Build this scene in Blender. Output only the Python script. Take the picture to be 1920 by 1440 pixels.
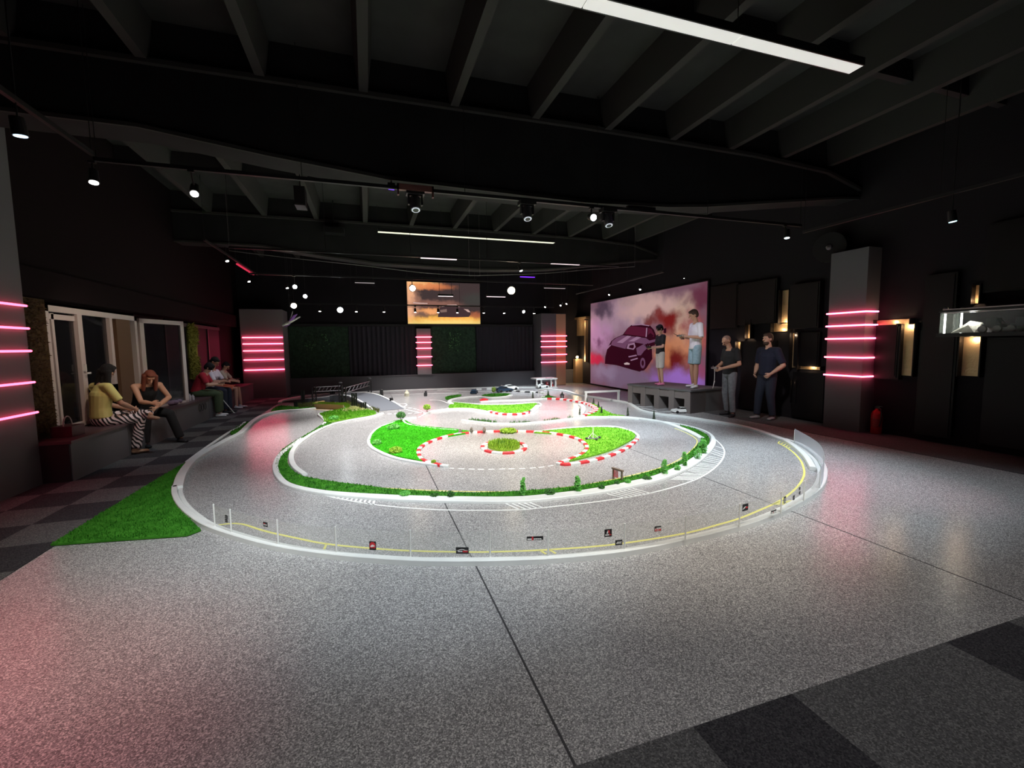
import bpy, bmesh, math, random
import numpy as np
from mathutils import Vector, Matrix
from mathutils.geometry import tessellate_polygon

for o in list(bpy.data.objects):
    bpy.data.objects.remove(o, do_unlink=True)
scn = bpy.context.scene
COL = scn.collection
PI = math.pi
random.seed(7)

# ------------------------------------------------------------------ camera
FPX, EYE = 832.0, 1.6
def cam_rot(y, p, r):
    cy, sy, cp, sp = math.cos(y), math.sin(y), math.cos(p), math.sin(p)
    f = np.array([sy*cp, cy*cp, -sp]); ri = np.array([cy, -sy, 0.0]); up = np.cross(ri, f)
    cr, sr = math.cos(r), math.sin(r)
    return np.array([ri*cr+up*sr, up*cr-ri*sr, f])
RR = cam_rot(*[math.radians(a) for a in (17.96, 5.0, -0.73)])
cam = bpy.data.objects.new('camera', bpy.data.cameras.new('camera'))
COL.objects.link(cam)
m = Matrix.Identity(4)
for i in range(3):
    m[i][0] = RR[0][i]; m[i][1] = RR[1][i]; m[i][2] = -RR[2][i]
m[2][3] = EYE
cam.matrix_world = m
cam.data.sensor_width = 36.0
cam.data.lens = 36.0*FPX/1920
cam.data.clip_start = 0.05
scn.camera = cam

# ------------------------------------------------------------------ world, exposure
w = bpy.data.worlds.new('world'); scn.world = w; w.use_nodes = True
w.node_tree.nodes['Background'].inputs[0].default_value = (0.02, 0.02, 0.024, 1)
w.node_tree.nodes['Background'].inputs[1].default_value = 0.05
vs = scn.view_settings
vs.view_transform = 'Standard'; vs.look = 'None'; vs.gamma = 1; vs.use_curve_mapping = False
vs.exposure = 0.0

# rail spots, plus fill spots added where no fixture hangs: (x, y, z, aim x, aim y, watts, colour, cone deg, blend)
COOL, WARM, NEUT = (0.80, 0.92, 1.0), (1.0, 0.90, 0.76), (1.0, 0.97, 0.95)
RED = (1.0, 0.10, 0.17)
def light(name, kind, loc, power, col, aim=None, cone=60, blend=1.0, radius=0.06, parent=None):
    d = bpy.data.lights.new(name, kind); d.energy = power; d.color = col
    o = bpy.data.objects.new(name, d); COL.objects.link(o); o.location = loc
    if kind == 'SPOT':
        d.spot_size = math.radians(cone); d.spot_blend = blend
    if kind in ('SPOT', 'POINT'): d.shadow_soft_size = radius
    if aim is not None:
        o.rotation_euler = (Vector(aim)-Vector(loc)).to_track_quat('-Z', 'Y').to_euler()
    if parent is not None:
        o.parent = parent; o.matrix_parent_inverse = parent.matrix_world.inverted()
    return o
SPOTS = [
    # near bay: fill spots added overhead out of view, no fixtures
    (-1.2, 0.6, 4.2, -0.6, 2.4, 120, NEUT, 95), (1.6, 0.4, 4.2, 1.7, 2.6, 130, NEUT, 95),
    (4.6, 0.5, 4.2, 3.8, 3.0, 120, NEUT, 95),
    (-2.2, 1.4, 4.3, -2.2, 2.0, 360, RED, 50), (-1.6, 1.8, 4.3, -1.7, 4.0, 330, WARM, 56),  # the red spot is added for the pillar bars' red on the floor
    (0.8, 1.8, 4.3, 0.5, 4.3, 620, COOL, 62), (2.8, 1.8, 4.3, 2.6, 4.0, 620, WARM, 62),
    (4.6, 1.8, 4.3, 4.5, 4.1, 700, COOL, 60), (-0.6, 2.2, 4.3, -0.9, 5.4, 420, COOL, 55),
    (5.2, 1.0, 4.3, 5.4, 3.3, 150, RED, 26), (6.4, 1.4, 4.3, 6.2, 3.1, 230, COOL, 40),  # red again stands in for pillar bars reflected in the floor
    # over the circuit
    (6.2, 5.9, 3.4, 5.5, 4.6, 330, COOL, 52), (4.4, 5.9, 3.4, 4.4, 5.6, 520, COOL, 70), (0.6, 5.9, 3.4, 0.6, 5.8, 480, NEUT, 66), (2.5, 5.9, 3.4, 2.5, 5.9, 500, WARM, 66),
    (0.2, 6.2, 3.4, 0.4, 8.0, 850, NEUT, 76), (2.6, 6.2, 3.4, 2.6, 7.8, 900, WARM, 80),
    (4.6, 6.2, 3.4, 4.8, 8.2, 950, COOL, 76), (-1.0, 9.8, 3.4, -0.5, 9.2, 800, NEUT, 70),
    (1.8, 9.8, 3.4, 1.8, 10.4, 1050, NEUT, 90), (4.4, 9.8, 3.4, 4.3, 10.4, 1000, NEUT, 84),
    (0.4, 12.3, 3.2, 0.2, 12.4, 900, NEUT, 84), (4.0, 12.3, 3.2, 4.0, 13.2, 1250, NEUT, 90),
    (5.8, 13.4, 3.2, 5.6, 14.4, 750, COOL, 76), (1.5, 14.2, 3.2, 1.5, 14.8, 700, NEUT, 80),
    (-2.3, 7.6, 3.5, -3.0, 8.6, 90, COOL, 60), (-2.4, 10.4, 3.5, -3.0, 11.4, 80, COOL, 60),  # cool fill added over the left carpet and bench
    (5.4, 5.4, 3.5, 8.6, 7.6, 170, NEUT, 36),  # fill added to brighten the people by the right wall
]
for i, s in enumerate(SPOTS):
    light('rail_or_fill_spot', 'SPOT', s[:3], s[5], s[6], aim=(s[3], s[4], 0), cone=s[7], radius=0.12)

# ------------------------------------------------------------------ projection of the photo's pixels on real planes
def ray(x, y): return RR.T @ np.array([(x-960)/FPX, -(y-720)/FPX, 1.0])
def fl(x, y, z=0.0):
    d = ray(x, y); t = (z-EYE)/d[2]; return (t*d[0], t*d[1])
def on_y(x, y, Y): d = ray(x, y); t = Y/d[1]; return (t*d[0], EYE+t*d[2])
def on_x(x, y, X): d = ray(x, y); t = X/d[0]; return (t*d[1], EYE+t*d[2])

# ------------------------------------------------------------------ materials
MATS = {}
def mat(name, col, rough=0.6, metal=0.0, emis=None, es=1.0, spec=0.5, alpha=None, bump=None, var=None):
    if name in MATS: return MATS[name]
    ma = bpy.data.materials.new(name); ma.use_nodes = True; nt = ma.node_tree
    b = nt.nodes['Principled BSDF']
    b.inputs['Base Color'].default_value = (*col, 1); b.inputs['Roughness'].default_value = rough
    b.inputs['Metallic'].default_value = metal; b.inputs['Specular IOR Level'].default_value = spec
    if emis:
        b.inputs['Emission Color'].default_value = (*emis, 1); b.inputs['Emission Strength'].default_value = es
    if alpha is not None: b.inputs['Alpha'].default_value = alpha
    if bump or var:
        tc = nt.nodes.new('ShaderNodeTexCoord'); n = nt.nodes.new('ShaderNodeTexNoise')
        sc = (bump or var)[0]; n.inputs['Scale'].default_value = sc; n.inputs['Detail'].default_value = 4
        nt.links.new(tc.outputs['Object'], n.inputs['Vector'])
        if bump:
            bp = nt.nodes.new('ShaderNodeBump'); bp.inputs['Strength'].default_value = bump[1]; bp.inputs['Distance'].default_value = 0.02
            nt.links.new(n.outputs['Fac'], bp.inputs['Height']); nt.links.new(bp.outputs['Normal'], b.inputs['Normal'])
        if var:
            r = nt.nodes.new('ShaderNodeValToRGB'); c2 = var[1]
            r.color_ramp.elements[0].position = 0.35; r.color_ramp.elements[1].position = 0.65
            r.color_ramp.elements[0].color = (*col, 1); r.color_ramp.elements[1].color = (*c2, 1)
            nt.links.new(n.outputs['Fac'], r.inputs['Fac']); nt.links.new(r.outputs['Color'], b.inputs['Base Color'])
    MATS[name] = ma
    return ma

def speckle(name, lo, mid, hi, rough, scale, spec=0.5):
    ma = bpy.data.materials.new(name); ma.use_nodes = True; nt = ma.node_tree; b = nt.nodes['Principled BSDF']
    tc = nt.nodes.new('ShaderNodeTexCoord')
    v = nt.nodes.new('ShaderNodeTexVoronoi'); v.inputs['Scale'].default_value = scale
    nt.links.new(tc.outputs['Object'], v.inputs['Vector'])
    r = nt.nodes.new('ShaderNodeValToRGB'); e = r.color_ramp.elements
    e[0].position = 0.15; e[0].color = (*lo, 1); e[1].position = 0.5; e[1].color = (*mid, 1)
    x = e.new(0.72); x.color = (*mid, 1); x = e.new(0.86); x.color = (*hi, 1)
    sp = nt.nodes.new('ShaderNodeSeparateColor'); nt.links.new(v.outputs['Color'], sp.inputs[0])
    nt.links.new(sp.outputs[0], r.inputs['Fac'])
    n = nt.nodes.new('ShaderNodeTexNoise'); n.inputs['Scale'].default_value = 1.3; n.inputs['Detail'].default_value = 5
    nt.links.new(tc.outputs['Object'], n.inputs['Vector'])
    mx = nt.nodes.new('ShaderNodeMix'); mx.data_type = 'RGBA'; mx.blend_type = 'MULTIPLY'; mx.inputs[0].default_value = 0.35
    cr = nt.nodes.new('ShaderNodeValToRGB'); cr.color_ramp.elements[0].position = 0.3; cr.color_ramp.elements[0].color = (.75, .75, .76, 1)
    cr.color_ramp.elements[1].position = 0.7
    nt.links.new(n.outputs['Fac'], cr.inputs['Fac'])
    nt.links.new(r.outputs['Color'], mx.inputs['A']); nt.links.new(cr.outputs['Color'], mx.inputs['B'])
    nt.links.new(mx.outputs['Result'], b.inputs['Base Color'])
    b.inputs['Roughness'].default_value = rough; b.inputs['Specular IOR Level'].default_value = spec
    MATS[name] = ma
    return ma

M_floor = speckle('terrazzo', (.19, .188, .19), (.38, .372, .378), (.68, .67, .66), 0.24, 190)
M_carp_l = speckle('carpet_grey', (.07, .07, .072), (.115, .115, .12), (.19, .19, .19), 0.95, 170, .1)
M_carp_d = speckle('carpet_dark', (.026, .026, .03), (.05, .048, .055), (.075, .075, .08), 0.95, 170, .1)
M_black = mat('black_paint', (.016, .016, .018), .75)
M_ceil = mat('ceiling_paint', (.034, .034, .033), .85, spec=.2, var=(3, (.042, .042, .041)))
M_rib = mat('rib_paint', (.044, .043, .041), .85, spec=.2)
M_beam = mat('beam_paint', (.018, .018, .019), .85, spec=.2, var=(2, (.024, .024, .025)))
M_wall = mat('wall_paint', (.018, .016, .019), .85, bump=(40, .1), spec=.15)
M_wallr = mat('wall_maroon', (.010, .005, .006), .85, spec=.1)
M_grey = mat('grey_paint', (.13, .13, .14), .6, bump=(60, .05))
M_grey2 = mat('light_grey_paint', (.24, .22, .23), .6)
M_panel = mat('black_panel', (.005, .004, .005), .5, spec=.3)
M_gold = mat('gold_leaf', (.60, .42, .24), .38, .6, bump=(30, .3))
M_white = mat('white_plastic', (.82, .83, .80), .4)
M_curb = mat('curb_white', (.80, .82, .80), .5, var=(5, (.74, .76, .75)))
M_line = mat('line_white', (.85, .86, .85), .5)
M_yel = mat('line_yellow', (.85, .80, .18), .5)
M_yelp = mat('line_pale_yellow', (.80, .76, .45), .5)
M_redk = mat('curb_red', (.70, .03, .04), .5)
M_blk = mat('black_plastic', (.012, .012, .013), .45)
M_dkg = mat('dark_grey', (.05, .05, .055), .6)
M_led = mat('led_red', (.9, .1, .15), .4, emis=(1, .085, .18), es=14)
M_ledn = mat('led_red_soft', (.9, .1, .15), .4, emis=(1, .085, .16), es=6)
M_uv = mat('led_violet', (.2, .05, .8), .4, emis=(.16, .02, 1.0), es=2.2)
M_lens = mat('lamp_glow', (1, 1, 1), .4, emis=(1, .98, .95), es=14)
M_lensb = mat('lamp_bright', (1, 1, 1), .4, emis=(.9, .97, 1), es=40)
M_lensw = mat('lamp_warm', (1, 1, 1), .4, emis=(1, .82, .55), es=40)
M_tube = mat('tube_diffuser', (.8, .8, .78), .5, emis=(1, 1, .95), es=.52)
M_tube2 = mat('tube_diffuser_far', (.8, .8, .7), .5, emis=(.98, 1, .78), es=.75)
M_barw = mat('batten_glow', (.8, .7, .75), .5, emis=(1, .8, .85), es=1.2)
M_barg = mat('batten_reflection_dim', (.5, .45, .48), .5, emis=(1, .85, .9), es=.25)
M_turf = mat('turf', (.035, .30, .008), .85, var=(14, (.05, .42, .012)), spec=.1)
M_turf2 = mat('turf_lime', (.12, .36, .02), .85, var=(14, (.22, .5, .05)), spec=.1)
M_turf3 = mat('turf_dark', (.03, .14, .015), .85, var=(20, (.06, .25, .02)), spec=.1)
M_leaf = mat('leaf_green', (.07, .36, .05), .6, var=(30, (.20, .60, .10)))
M_leafd = mat('leaf_dark', (.02, .10, .015), .7, var=(30, (.05, .2, .02)))
M_leafy = mat('leaf_lime', (.20, .36, .02), .7, var=(30, (.3, .5, .03)))
M_cyp = mat('cypress_green', (.02, .045, .02), .8, var=(40, (.045, .08, .03)))
M_bark = mat('bark', (.10, .05, .025), .8)
M_wood = mat('plywood_tan', (.50, .33, .14), .7)
M_road = mat('dark_road', (.11, .12, .14), .7)
M_hedge = mat('hedge_green', (.02, .045, .026), .9, var=(12, (.04, .09, .05)))
M_moss = mat('moss_brown', (.05, .022, .008), .95, var=(25, (.09, .05, .015)))
M_mossy = mat('moss_yellow', (.16, .17, .015), .95, var=(25, (.24, .24, .03)))
M_curt = mat('curtain_cloth', (.032, .030, .040), .9)
M_frame = mat('window_frame_white', (.70, .62, .60), .4)
M_glass = mat('dark_glass', (.02, .02, .025), .05, spec=.8, alpha=.45)
M_sheet = mat('clear_plastic_sheet', (.72, .74, .68), .35, alpha=.28)
M_sheet2 = mat('frosted_plastic_sheet', (.70, .74, .82), .4, alpha=.62)
M_steel = mat('steel', (.45, .45, .48), .35, .9)
M_red = mat('red_enamel', (.65, .015, .02), .3)
M_paper = mat('crumpled_paper', (.85, .83, .76), .8, bump=(25, .8))
M_skin = mat('skin', (.62, .36, .26), .55)
M_skin2 = mat('skin_tan', (.50, .27, .18), .55)
M_hair = mat('hair_black', (.004, .003, .003), .8, bump=(120, .5))
M_hairr = mat('hair_red_brown', (.20, .045, .02), .6, bump=(120, .5))
M_hairb = mat('hair_brown', (.06, .03, .02), .7, bump=(120, .5))
M_tshirt = mat('cloth_black', (.014, .014, .016), .9)
M_navy = mat('cloth_navy', (.012, .014, .035), .9)
M_jeang = mat('denim_grey', (.14, .15, .17), .9, var=(20, (.2, .21, .23)))
M_jeanl = mat('denim_light_blue', (.26, .40, .48), .9, var=(20, (.34, .48, .56)))
M_denimd = mat('denim_dark', (.02, .025, .045), .9)
M_wht = mat('cloth_white', (.78, .76, .84), .85)
M_whs = mat('cloth_white_shorts', (.62, .58, .56), .85)
M_yelw = mat('cloth_yellow', (.70, .66, .24), .85)
M_redc = mat('cloth_red', (.45, .02, .04), .85)
M_oliv = mat('cloth_olive', (.07, .10, .05), .9)
M_cream = mat('cloth_cream', (.55, .48, .38), .85)
M_orang = mat('cloth_salmon', (.75, .22, .12), .85)
M_shoe = mat('shoe_white', (.72, .72, .74), .6)
M_shoeb = mat('shoe_black', (.018, .018, .022), .6)
M_shoeg = mat('shoe_grey', (.30, .30, .31), .6)
M_pink = mat('shoe_pink', (.75, .22, .38), .5)
M_bluec = mat('car_blue_black', (.02, .04, .07), .25)
M_purple = mat('purple_print', (.30, .12, .5), .5)

def zebra():
    ma = bpy.data.materials.new('zebra_cloth'); ma.use_nodes = True; nt = ma.node_tree; b = nt.nodes['Principled BSDF']
    tc = nt.nodes.new('ShaderNodeTexCoord'); wv = nt.nodes.new('ShaderNodeTexWave'); r = nt.nodes.new('ShaderNodeValToRGB')
    wv.bands_direction = 'DIAGONAL'
    wv.inputs['Scale'].default_value = 8.5; wv.inputs['Distortion'].default_value = 8; wv.inputs['Detail'].default_value = 1
    wv.inputs['Detail Scale'].default_value = .8
    r.color_ramp.interpolation = 'CONSTANT'
    r.color_ramp.elements[0].color = (.012, .01, .012, 1); r.color_ramp.elements[1].color = (.78, .66, .68, 1); r.color_ramp.elements[1].position = .48
    nt.links.new(tc.outputs['Object'], wv.inputs['Vector']); nt.links.new(wv.outputs['Fac'], r.inputs['Fac'])
    nt.links.new(r.outputs['Color'], b.inputs['Base Color']); b.inputs['Roughness'].default_value = .85
    return ma
M_zeb = zebra()

# ------------------------------------------------------------------ mesh helper
class MB:
    def __init__(s): s.v = []; s.f = []; s.m = []; s.uv = None
    def add(s, vs, fs, mi=0):
        o = len(s.v); s.v += [tuple(map(float, p)) for p in vs]; s.f += [tuple(o+i for i in f) for f in fs]; s.m += [mi]*len(fs); return s
    def box(s, x0, y0, z0, x1, y1, z1, mi=0, T=None):
        vs = [(x0, y0, z0), (x1, y0, z0), (x1, y1, z0), (x0, y1, z0), (x0, y0, z1), (x1, y0, z1), (x1, y1, z1), (x0, y1, z1)]
        if T: vs = [tuple(T @ Vector(p)) for p in vs]
        return s.add(vs, [(3, 2, 1, 0), (4, 5, 6, 7), (0, 1, 5, 4), (1, 2, 6, 5), (2, 3, 7, 6), (3, 0, 4, 7)], mi)
    def bar(s, p, q, r=.02, n=8, r2=None, mi=0):
        p, q = Vector(p), Vector(q); d = q-p; L = d.length or 1e-6; d.normalize()
        a = d.orthogonal().normalized(); b = d.cross(a); r2 = r if r2 is None else r2
        vs = []
        for c, rr in ((p, r), (q, r2)):
            for i in range(n):
                t = 2*PI*i/n; vs.append(tuple(c+(a*math.cos(t)+b*math.sin(t))*rr))
        fs = [(i, (i+1) % n, n+(i+1) % n, n+i) for i in range(n)]+[tuple(range(n-1, -1, -1)), tuple(range(n, 2*n))]
        return s.add(vs, fs, mi)
    def lathe(s, prof, c=(0, 0, 0), n=16, mi=0, T=None):
        vs = []
        for r, z in prof:
            for i in range(n):
                t = 2*PI*i/n; p = Vector((r*math.cos(t), r*math.sin(t), z))
                if T: p = T @ p
                vs.append((p.x+c[0], p.y+c[1], p.z+c[2]))
        fs = []
        for k in range(len(prof)-1):
            for i in range(n): fs.append((k*n+i, k*n+(i+1) % n, (k+1)*n+(i+1) % n, (k+1)*n+i))
        fs.append(tuple(range(n-1, -1, -1))); fs.append(tuple(range((len(prof)-1)*n, len(prof)*n)))
        return s.add(vs, fs, mi)
    def prism(s, pts, z0, z1, mi=0, axis='z', mtop=None):
        """polygon (2D) extruded; axis z: (x,y) ; axis y: (x,z) from y0 to y1 ; axis x: (y,z)"""
        n = len(pts)
        tri = tessellate_polygon([[Vector((p[0], p[1], 0)) for p in pts]])
        def P(p, h):
            return (p[0], p[1], h) if axis == 'z' else ((p[0], h, p[1]) if axis == 'y' else (h, p[0], p[1]))
        vs = [P(p, z0) for p in pts]+[P(p, z1) for p in pts]
        s.add(vs, [tuple(n+i for i in t) for t in tri], mi if mtop is None else mtop)
        s.add(vs, [tuple(reversed(t)) for t in tri]+[(i, (i+1) % n, n+(i+1) % n, n+i) for i in range(n)], mi)
        return s
    def ell(s, c, r, T=None, n=14, k=10, mi=0):
        vs = []; fs = []
        for j in range(1, k):
            a = PI*j/k
            for i in range(n):
                t = 2*PI*i/n; p = Vector((math.sin(a)*math.cos(t)*r[0], math.sin(a)*math.sin(t)*r[1], math.cos(a)*r[2]))
                if T: p = T @ p
                vs.append((p.x+c[0], p.y+c[1], p.z+c[2]))
        for j in range(k-2):
            for i in range(n): fs.append((j*n+i, (j+1)*n+i, (j+1)*n+(i+1) % n, j*n+(i+1) % n))
        for sgn, j in ((1, 0), (-1, k-2)):
            p = Vector((0, 0, sgn*r[2])); p = T @ p if T else p
            vs.append((p.x+c[0], p.y+c[1], p.z+c[2])); e = len(vs)-1
            for i in range(n):
                fs.append((e, j*n+i, j*n+(i+1) % n) if sgn == 1 else (e, j*n+(i+1) % n, j*n+i))
        return s.add(vs, fs, mi)
    def build(s, name, mats, parent=None, smooth=False, origin=None):
        me = bpy.data.meshes.new(name)
        o0 = Vector(origin) if origin is not None else Vector((0, 0, 0))
        me.from_pydata([(p[0]-o0.x, p[1]-o0.y, p[2]-o0.z) for p in s.v], [], s.f)
        if not isinstance(mats, (list, tuple)): mats = [mats]
        for x in mats: me.materials.append(x)
        if len(mats) > 1: me.polygons.foreach_set('material_index', s.m)
        if smooth: me.polygons.foreach_set('use_smooth', [True]*len(me.polygons))
        me.update()
        o = bpy.data.objects.new(name, me); COL.objects.link(o)
        if parent is not None:
            o.parent = parent; o.location = o0 - parent['_o'].to_3d() if False else (o0.x-parent.get('ox', 0), o0.y-parent.get('oy', 0), o0.z-parent.get('oz', 0)) if origin is not None else (-parent.get('ox', 0), -parent.get('oy', 0), -parent.get('oz', 0))
        else: o.location = o0
        return o

def tag(o, label=None, cat=None, group=None, kind=None):
    if label: o['label'] = label
    if cat: o['category'] = cat
    if group: o['group'] = group
    if kind: o['kind'] = kind
    return o
ORIG = {}
def thing(name, label, cat, loc=(0, 0, 0), group=None, rotz=0.0):
    """Empty at the thing's base; parts are written in world coordinates relative to it (rotz=0) or in local ones."""
    o = bpy.data.objects.new(name, None); COL.objects.link(o); o.empty_display_size = .1
    o.location = loc; o.rotation_euler = (0, 0, rotz)
    return tag(o, label, cat, group)
def part(mb, name, mats, parent, smooth=False, local=False):
    """part whose vertices are world coordinates (local=False, parent unrotated) or the parent's local ones"""
    me = bpy.data.meshes.new(name)
    root = parent
    off = Vector((0, 0, 0))
    if not local:
        q = parent
        while q is not None: off = off+Vector(q.location); q = q.parent
    me.from_pydata([tuple(Vector(p)-off) for p in mb.v], [], mb.f)
    if not isinstance(mats, (list, tuple)): mats = [mats]
    for x in mats: me.materials.append(x)
    if len(mats) > 1: me.polygons.foreach_set('material_index', mb.m)
    if smooth: me.polygons.foreach_set('use_smooth', [True]*len(me.polygons))
    o = bpy.data.objects.new(name, me); COL.objects.link(o); o.parent = parent
    return o
def solid(mb, name, mats, label=None, cat=None, group=None, kind=None, smooth=False, origin=None):
    o = mb.build(name, mats, None, smooth, origin)
    return tag(o, label, cat, group, kind)
def structure(mb, name, mats): return solid(mb, name, mats, kind='structure')

def crom(pts, k=6, closed=False):
    P = [np.array(p, float) for p in pts]; n = len(P); out = []
    for i in range(n if closed else n-1):
        if closed: a, b, c, d = P[(i-1) % n], P[i], P[(i+1) % n], P[(i+2) % n]
        else: a, b, c, d = P[max(i-1, 0)], P[i], P[i+1], P[min(i+2, n-1)]
        for j in range(k):
            t = j/k
            out.append(.5*((2*b)+(-a+c)*t+(2*a-5*b+4*c-d)*t*t+(-a+3*b-3*c+d)*t**3))
    if not closed: out.append(P[-1])
    return [tuple(p) for p in out]
def resample(pts, step, closed=False):
    P = [np.array(p) for p in pts]
    if closed: P.append(P[0])
    L = [0]
    for i in range(1, len(P)): L.append(L[-1]+np.linalg.norm(P[i]-P[i-1]))
    n = max(2, int(round(L[-1]/step))); out = []; j = 0
    for i in range(n+(0 if closed else 1)):
        s_ = L[-1]*i/n
        while j < len(L)-2 and L[j+1] < s_: j += 1
        t = (s_-L[j])/max(L[j+1]-L[j], 1e-9); out.append(tuple(P[j]*(1-t)+P[j+1]*t))
    return out
def normals2(P, closed=False):
    n = len(P); N = []
    for i in range(n):
        a = P[(i-1) % n] if closed or i > 0 else P[i]; b = P[(i+1) % n] if closed or i < n-1 else P[i]
        d = np.array(b[:2])-np.array(a[:2]); L = np.hypot(*d) or 1; N.append((-d[1]/L, d[0]/L))
    return N
def strip(mb, P, o0, o1, z0, z1, closed=False, stripes=None, bev=0.0):
    """raised band along P between offsets o0<o1 (left normal), rectangular section with a bevelled top"""
    N = normals2(P, closed); n = len(P)
    sec = [(o0, z0), (o0, z1-bev), (o0+bev, z1), (o1-bev, z1), (o1, z1-bev), (o1, z0)] if bev else [(o0, z0), (o0, z1), (o1, z1), (o1, z0)]
    k = len(sec); base = len(mb.v)
    for p, nn in zip(P, N):
        for o, z in sec:
            o_ = o if len(p) == 2 else (o if o < (o0+o1)/2 else o-o1+p[2])
            mb.v.append((p[0]+nn[0]*o_, p[1]+nn[1]*o_, z))
    for i in range(n if closed else n-1):
        a = base+i*k; b = base+((i+1) % n)*k
        mi = stripes[i % len(stripes)] if stripes else 0
        for j in range(k-1): mb.f.append((a+j, a+j+1, b+j+1, b+j)); mb.m.append(mi)
    if not closed:
        mb.f.append(tuple(base+j for j in range(k-1, -1, -1))); mb.m.append(0)
        mb.f.append(tuple(base+(n-1)*k+j for j in range(k))); mb.m.append(0)
    return mb
def W(pts, z=0.0): return [fl(x, y, z) for x, y in pts]

def inside(p, poly):
    x, y = p; c = False; n = len(poly); j = n-1
    for i in range(n):
        xi, yi = poly[i]; xj, yj = poly[j]
        if (yi > y) != (yj > y) and x < (xj-xi)*(y-yi)/(yj-yi)+xi: c = not c
        j = i
    return c
def blades(mb, poly, dens, h, z, mi=1, wd=.006, rnd=random):
    xs = [p[0] for p in poly]; ys = [p[1] for p in poly]
    n = int((max(xs)-min(xs))*(max(ys)-min(ys))*dens)
    for _ in range(n):
        p = (rnd.uniform(min(xs), max(xs)), rnd.uniform(min(ys), max(ys)))
        if not inside(p, poly): continue
        a = rnd.uniform(0, PI); hh = h*rnd.uniform(.5, 1.3); dx, dy = math.cos(a)*wd, math.sin(a)*wd
        lx, ly = rnd.uniform(-.5, .5)*hh, rnd.uniform(-.5, .5)*hh
        mb.add([(p[0]-dx, p[1]-dy, z), (p[0]+dx, p[1]+dy, z), (p[0]+lx, p[1]+ly, z+hh)], [(0, 1, 2)], mi)
def turf(poly, m, z=.02, h=.014, dens=2200, parent=None, name='turf', label=None, wd=.006, closed_smooth=True, **kw):
    mb = MB(); mb.prism(poly, 0.001, z, 0); blades(mb, poly, dens, h, z-.002, 0, wd)
    if parent is None: return solid(mb, name, m, label, **kw)
    return part(mb, name, m, parent)

# ================================================================== THE ROOM
XR, XL, YB, YF = 8.42, -4.0, 16.9, -3.2
ZT, ZR = 5.02, 4.6
mb = MB(); mb.box(-4.3, YF, -.1, XR+.1, YB+.3, 0, 0)
structure(mb, 'floor', [M_floor])
FLOOR = bpy.data.objects['floor']
# carpet tiles round the terrazzo: one laid border, its tiles stay in the mesh
T = .5405
mb = MB()
x0, y1 = .691, 1.408
for j in range(0, 8):
    for i in range(-9, 15):
        xa, ya = x0+i*T, y1-(j+1)*T
        dark = (i in (1, 4, 7, 10) or i < 0 and i % 3 == 1) if j == 0 else ((i+j) % 3 == 1 or (i+j) % 3 == 2 and j % 2 == 1)
        if xa+T > XR: continue
        mb.box(xa, ya, .0005, xa+T-.001, ya+T-.001, .006, 1 if dark else 0)
for j in range(0, 29):
    for i in range(0, 3):
        xa = -2.51-(i+1)*.5; ya = y1+j*.535
        mb.box(xa, ya, .0005, xa+.499, ya+.534, .006, (i+j) % 2)
for j in range(0, 18):
    for i in range(2): mb.box(7.32+i*.54, y1+j*T, .0005, min(XR, 7.859+i*.54), y1+(j+1)*T-.001, .006, 2)
o = part(mb, 'carpet_tiles', [M_carp_l, M_carp_d, speckle('carpet_mid', (.045, .045, .05), (.08, .078, .085), (.12, .12, .125), 0.8, 170, .2)], FLOOR)
mb = MB(); mb.box(.686, 1.41, 0, .697, 16.7, .0012); part(mb, 'floor_joint', M_dkg, FLOOR)
mb = MB(); mb.box(3.755, 1.41, 0, 3.765, 7.5, .0012); part(mb, 'floor_joint', M_dkg, FLOOR)

mb = MB(); mb.box(-4.3, YF, ZT, XR+.1, YB+.3, ZT+.1); structure(mb, 'ceiling', M_ceil)
CEIL = bpy.data.objects['ceiling']
for (ya, yb) in ((-3.0, 5.84), (6.3, 11.6), (12.1, 16.8)):
    for k in range(-3, 9):
        x = .075+1.088*k
        if x > XR or x < -4: continue
        mb = MB(); mb.prism([(x-.05, ZR), (x+.05, ZR), (x+.10, ZT), (x-.10, ZT)], ya, yb, 0, 'y'); part(mb, 'ceiling_rib', M_rib, CEIL)
for y in (3.95, 9.4, 1.0, 14.4):
    mb = MB(); mb.box(-4, y, 4.78, XR, y+.09, ZT); part(mb, 'ceiling_stiffener', M_black, CEIL)
def main_beam(y):
    b = [(-4.0, 3.95), (-2.2, 3.94), (-1.0, 3.79), (.3, 3.66), (3, 3.61), (4.4, 3.66), (5.1, 3.72), (8.0, 4.09), (XR, 4.12)]
    t = [(XR, 4.24), (7.6, 4.46), (6.0, 4.55), (3, 4.58), (-4, 4.56)]
    m_ = MB(); m_.prism(b+[(XR, ZT), (-4, ZT)], y, y+.45, 0, 'y')
    o = structure(m_, 'trim_%d' % (1 if y < 8 else (2 if y < 14 else 3)), M_beam)
    m_ = MB()
    for a, c in zip(t[:-1], t[1:]):
        m_.prism([(c[0], c[1]), (a[0], a[1]), (a[0], a[1]+.05), (c[0], c[1]+.05)], y-.06, y, 0, 'y')
    part(m_, 'beam_ledge', M_rib, o)
    m_ = MB()
    for a, c in zip(b[:-1], b[1:]):
        m_.prism([(a[0], a[1]-.02), (c[0], c[1]-.02), (c[0], c[1]+.02), (a[0], a[1]+.02)], y-.03, y, 0, 'y')
    part(m_, 'beam_edge', M_rib, o)
main_beam(5.84); main_beam(11.65)

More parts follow.
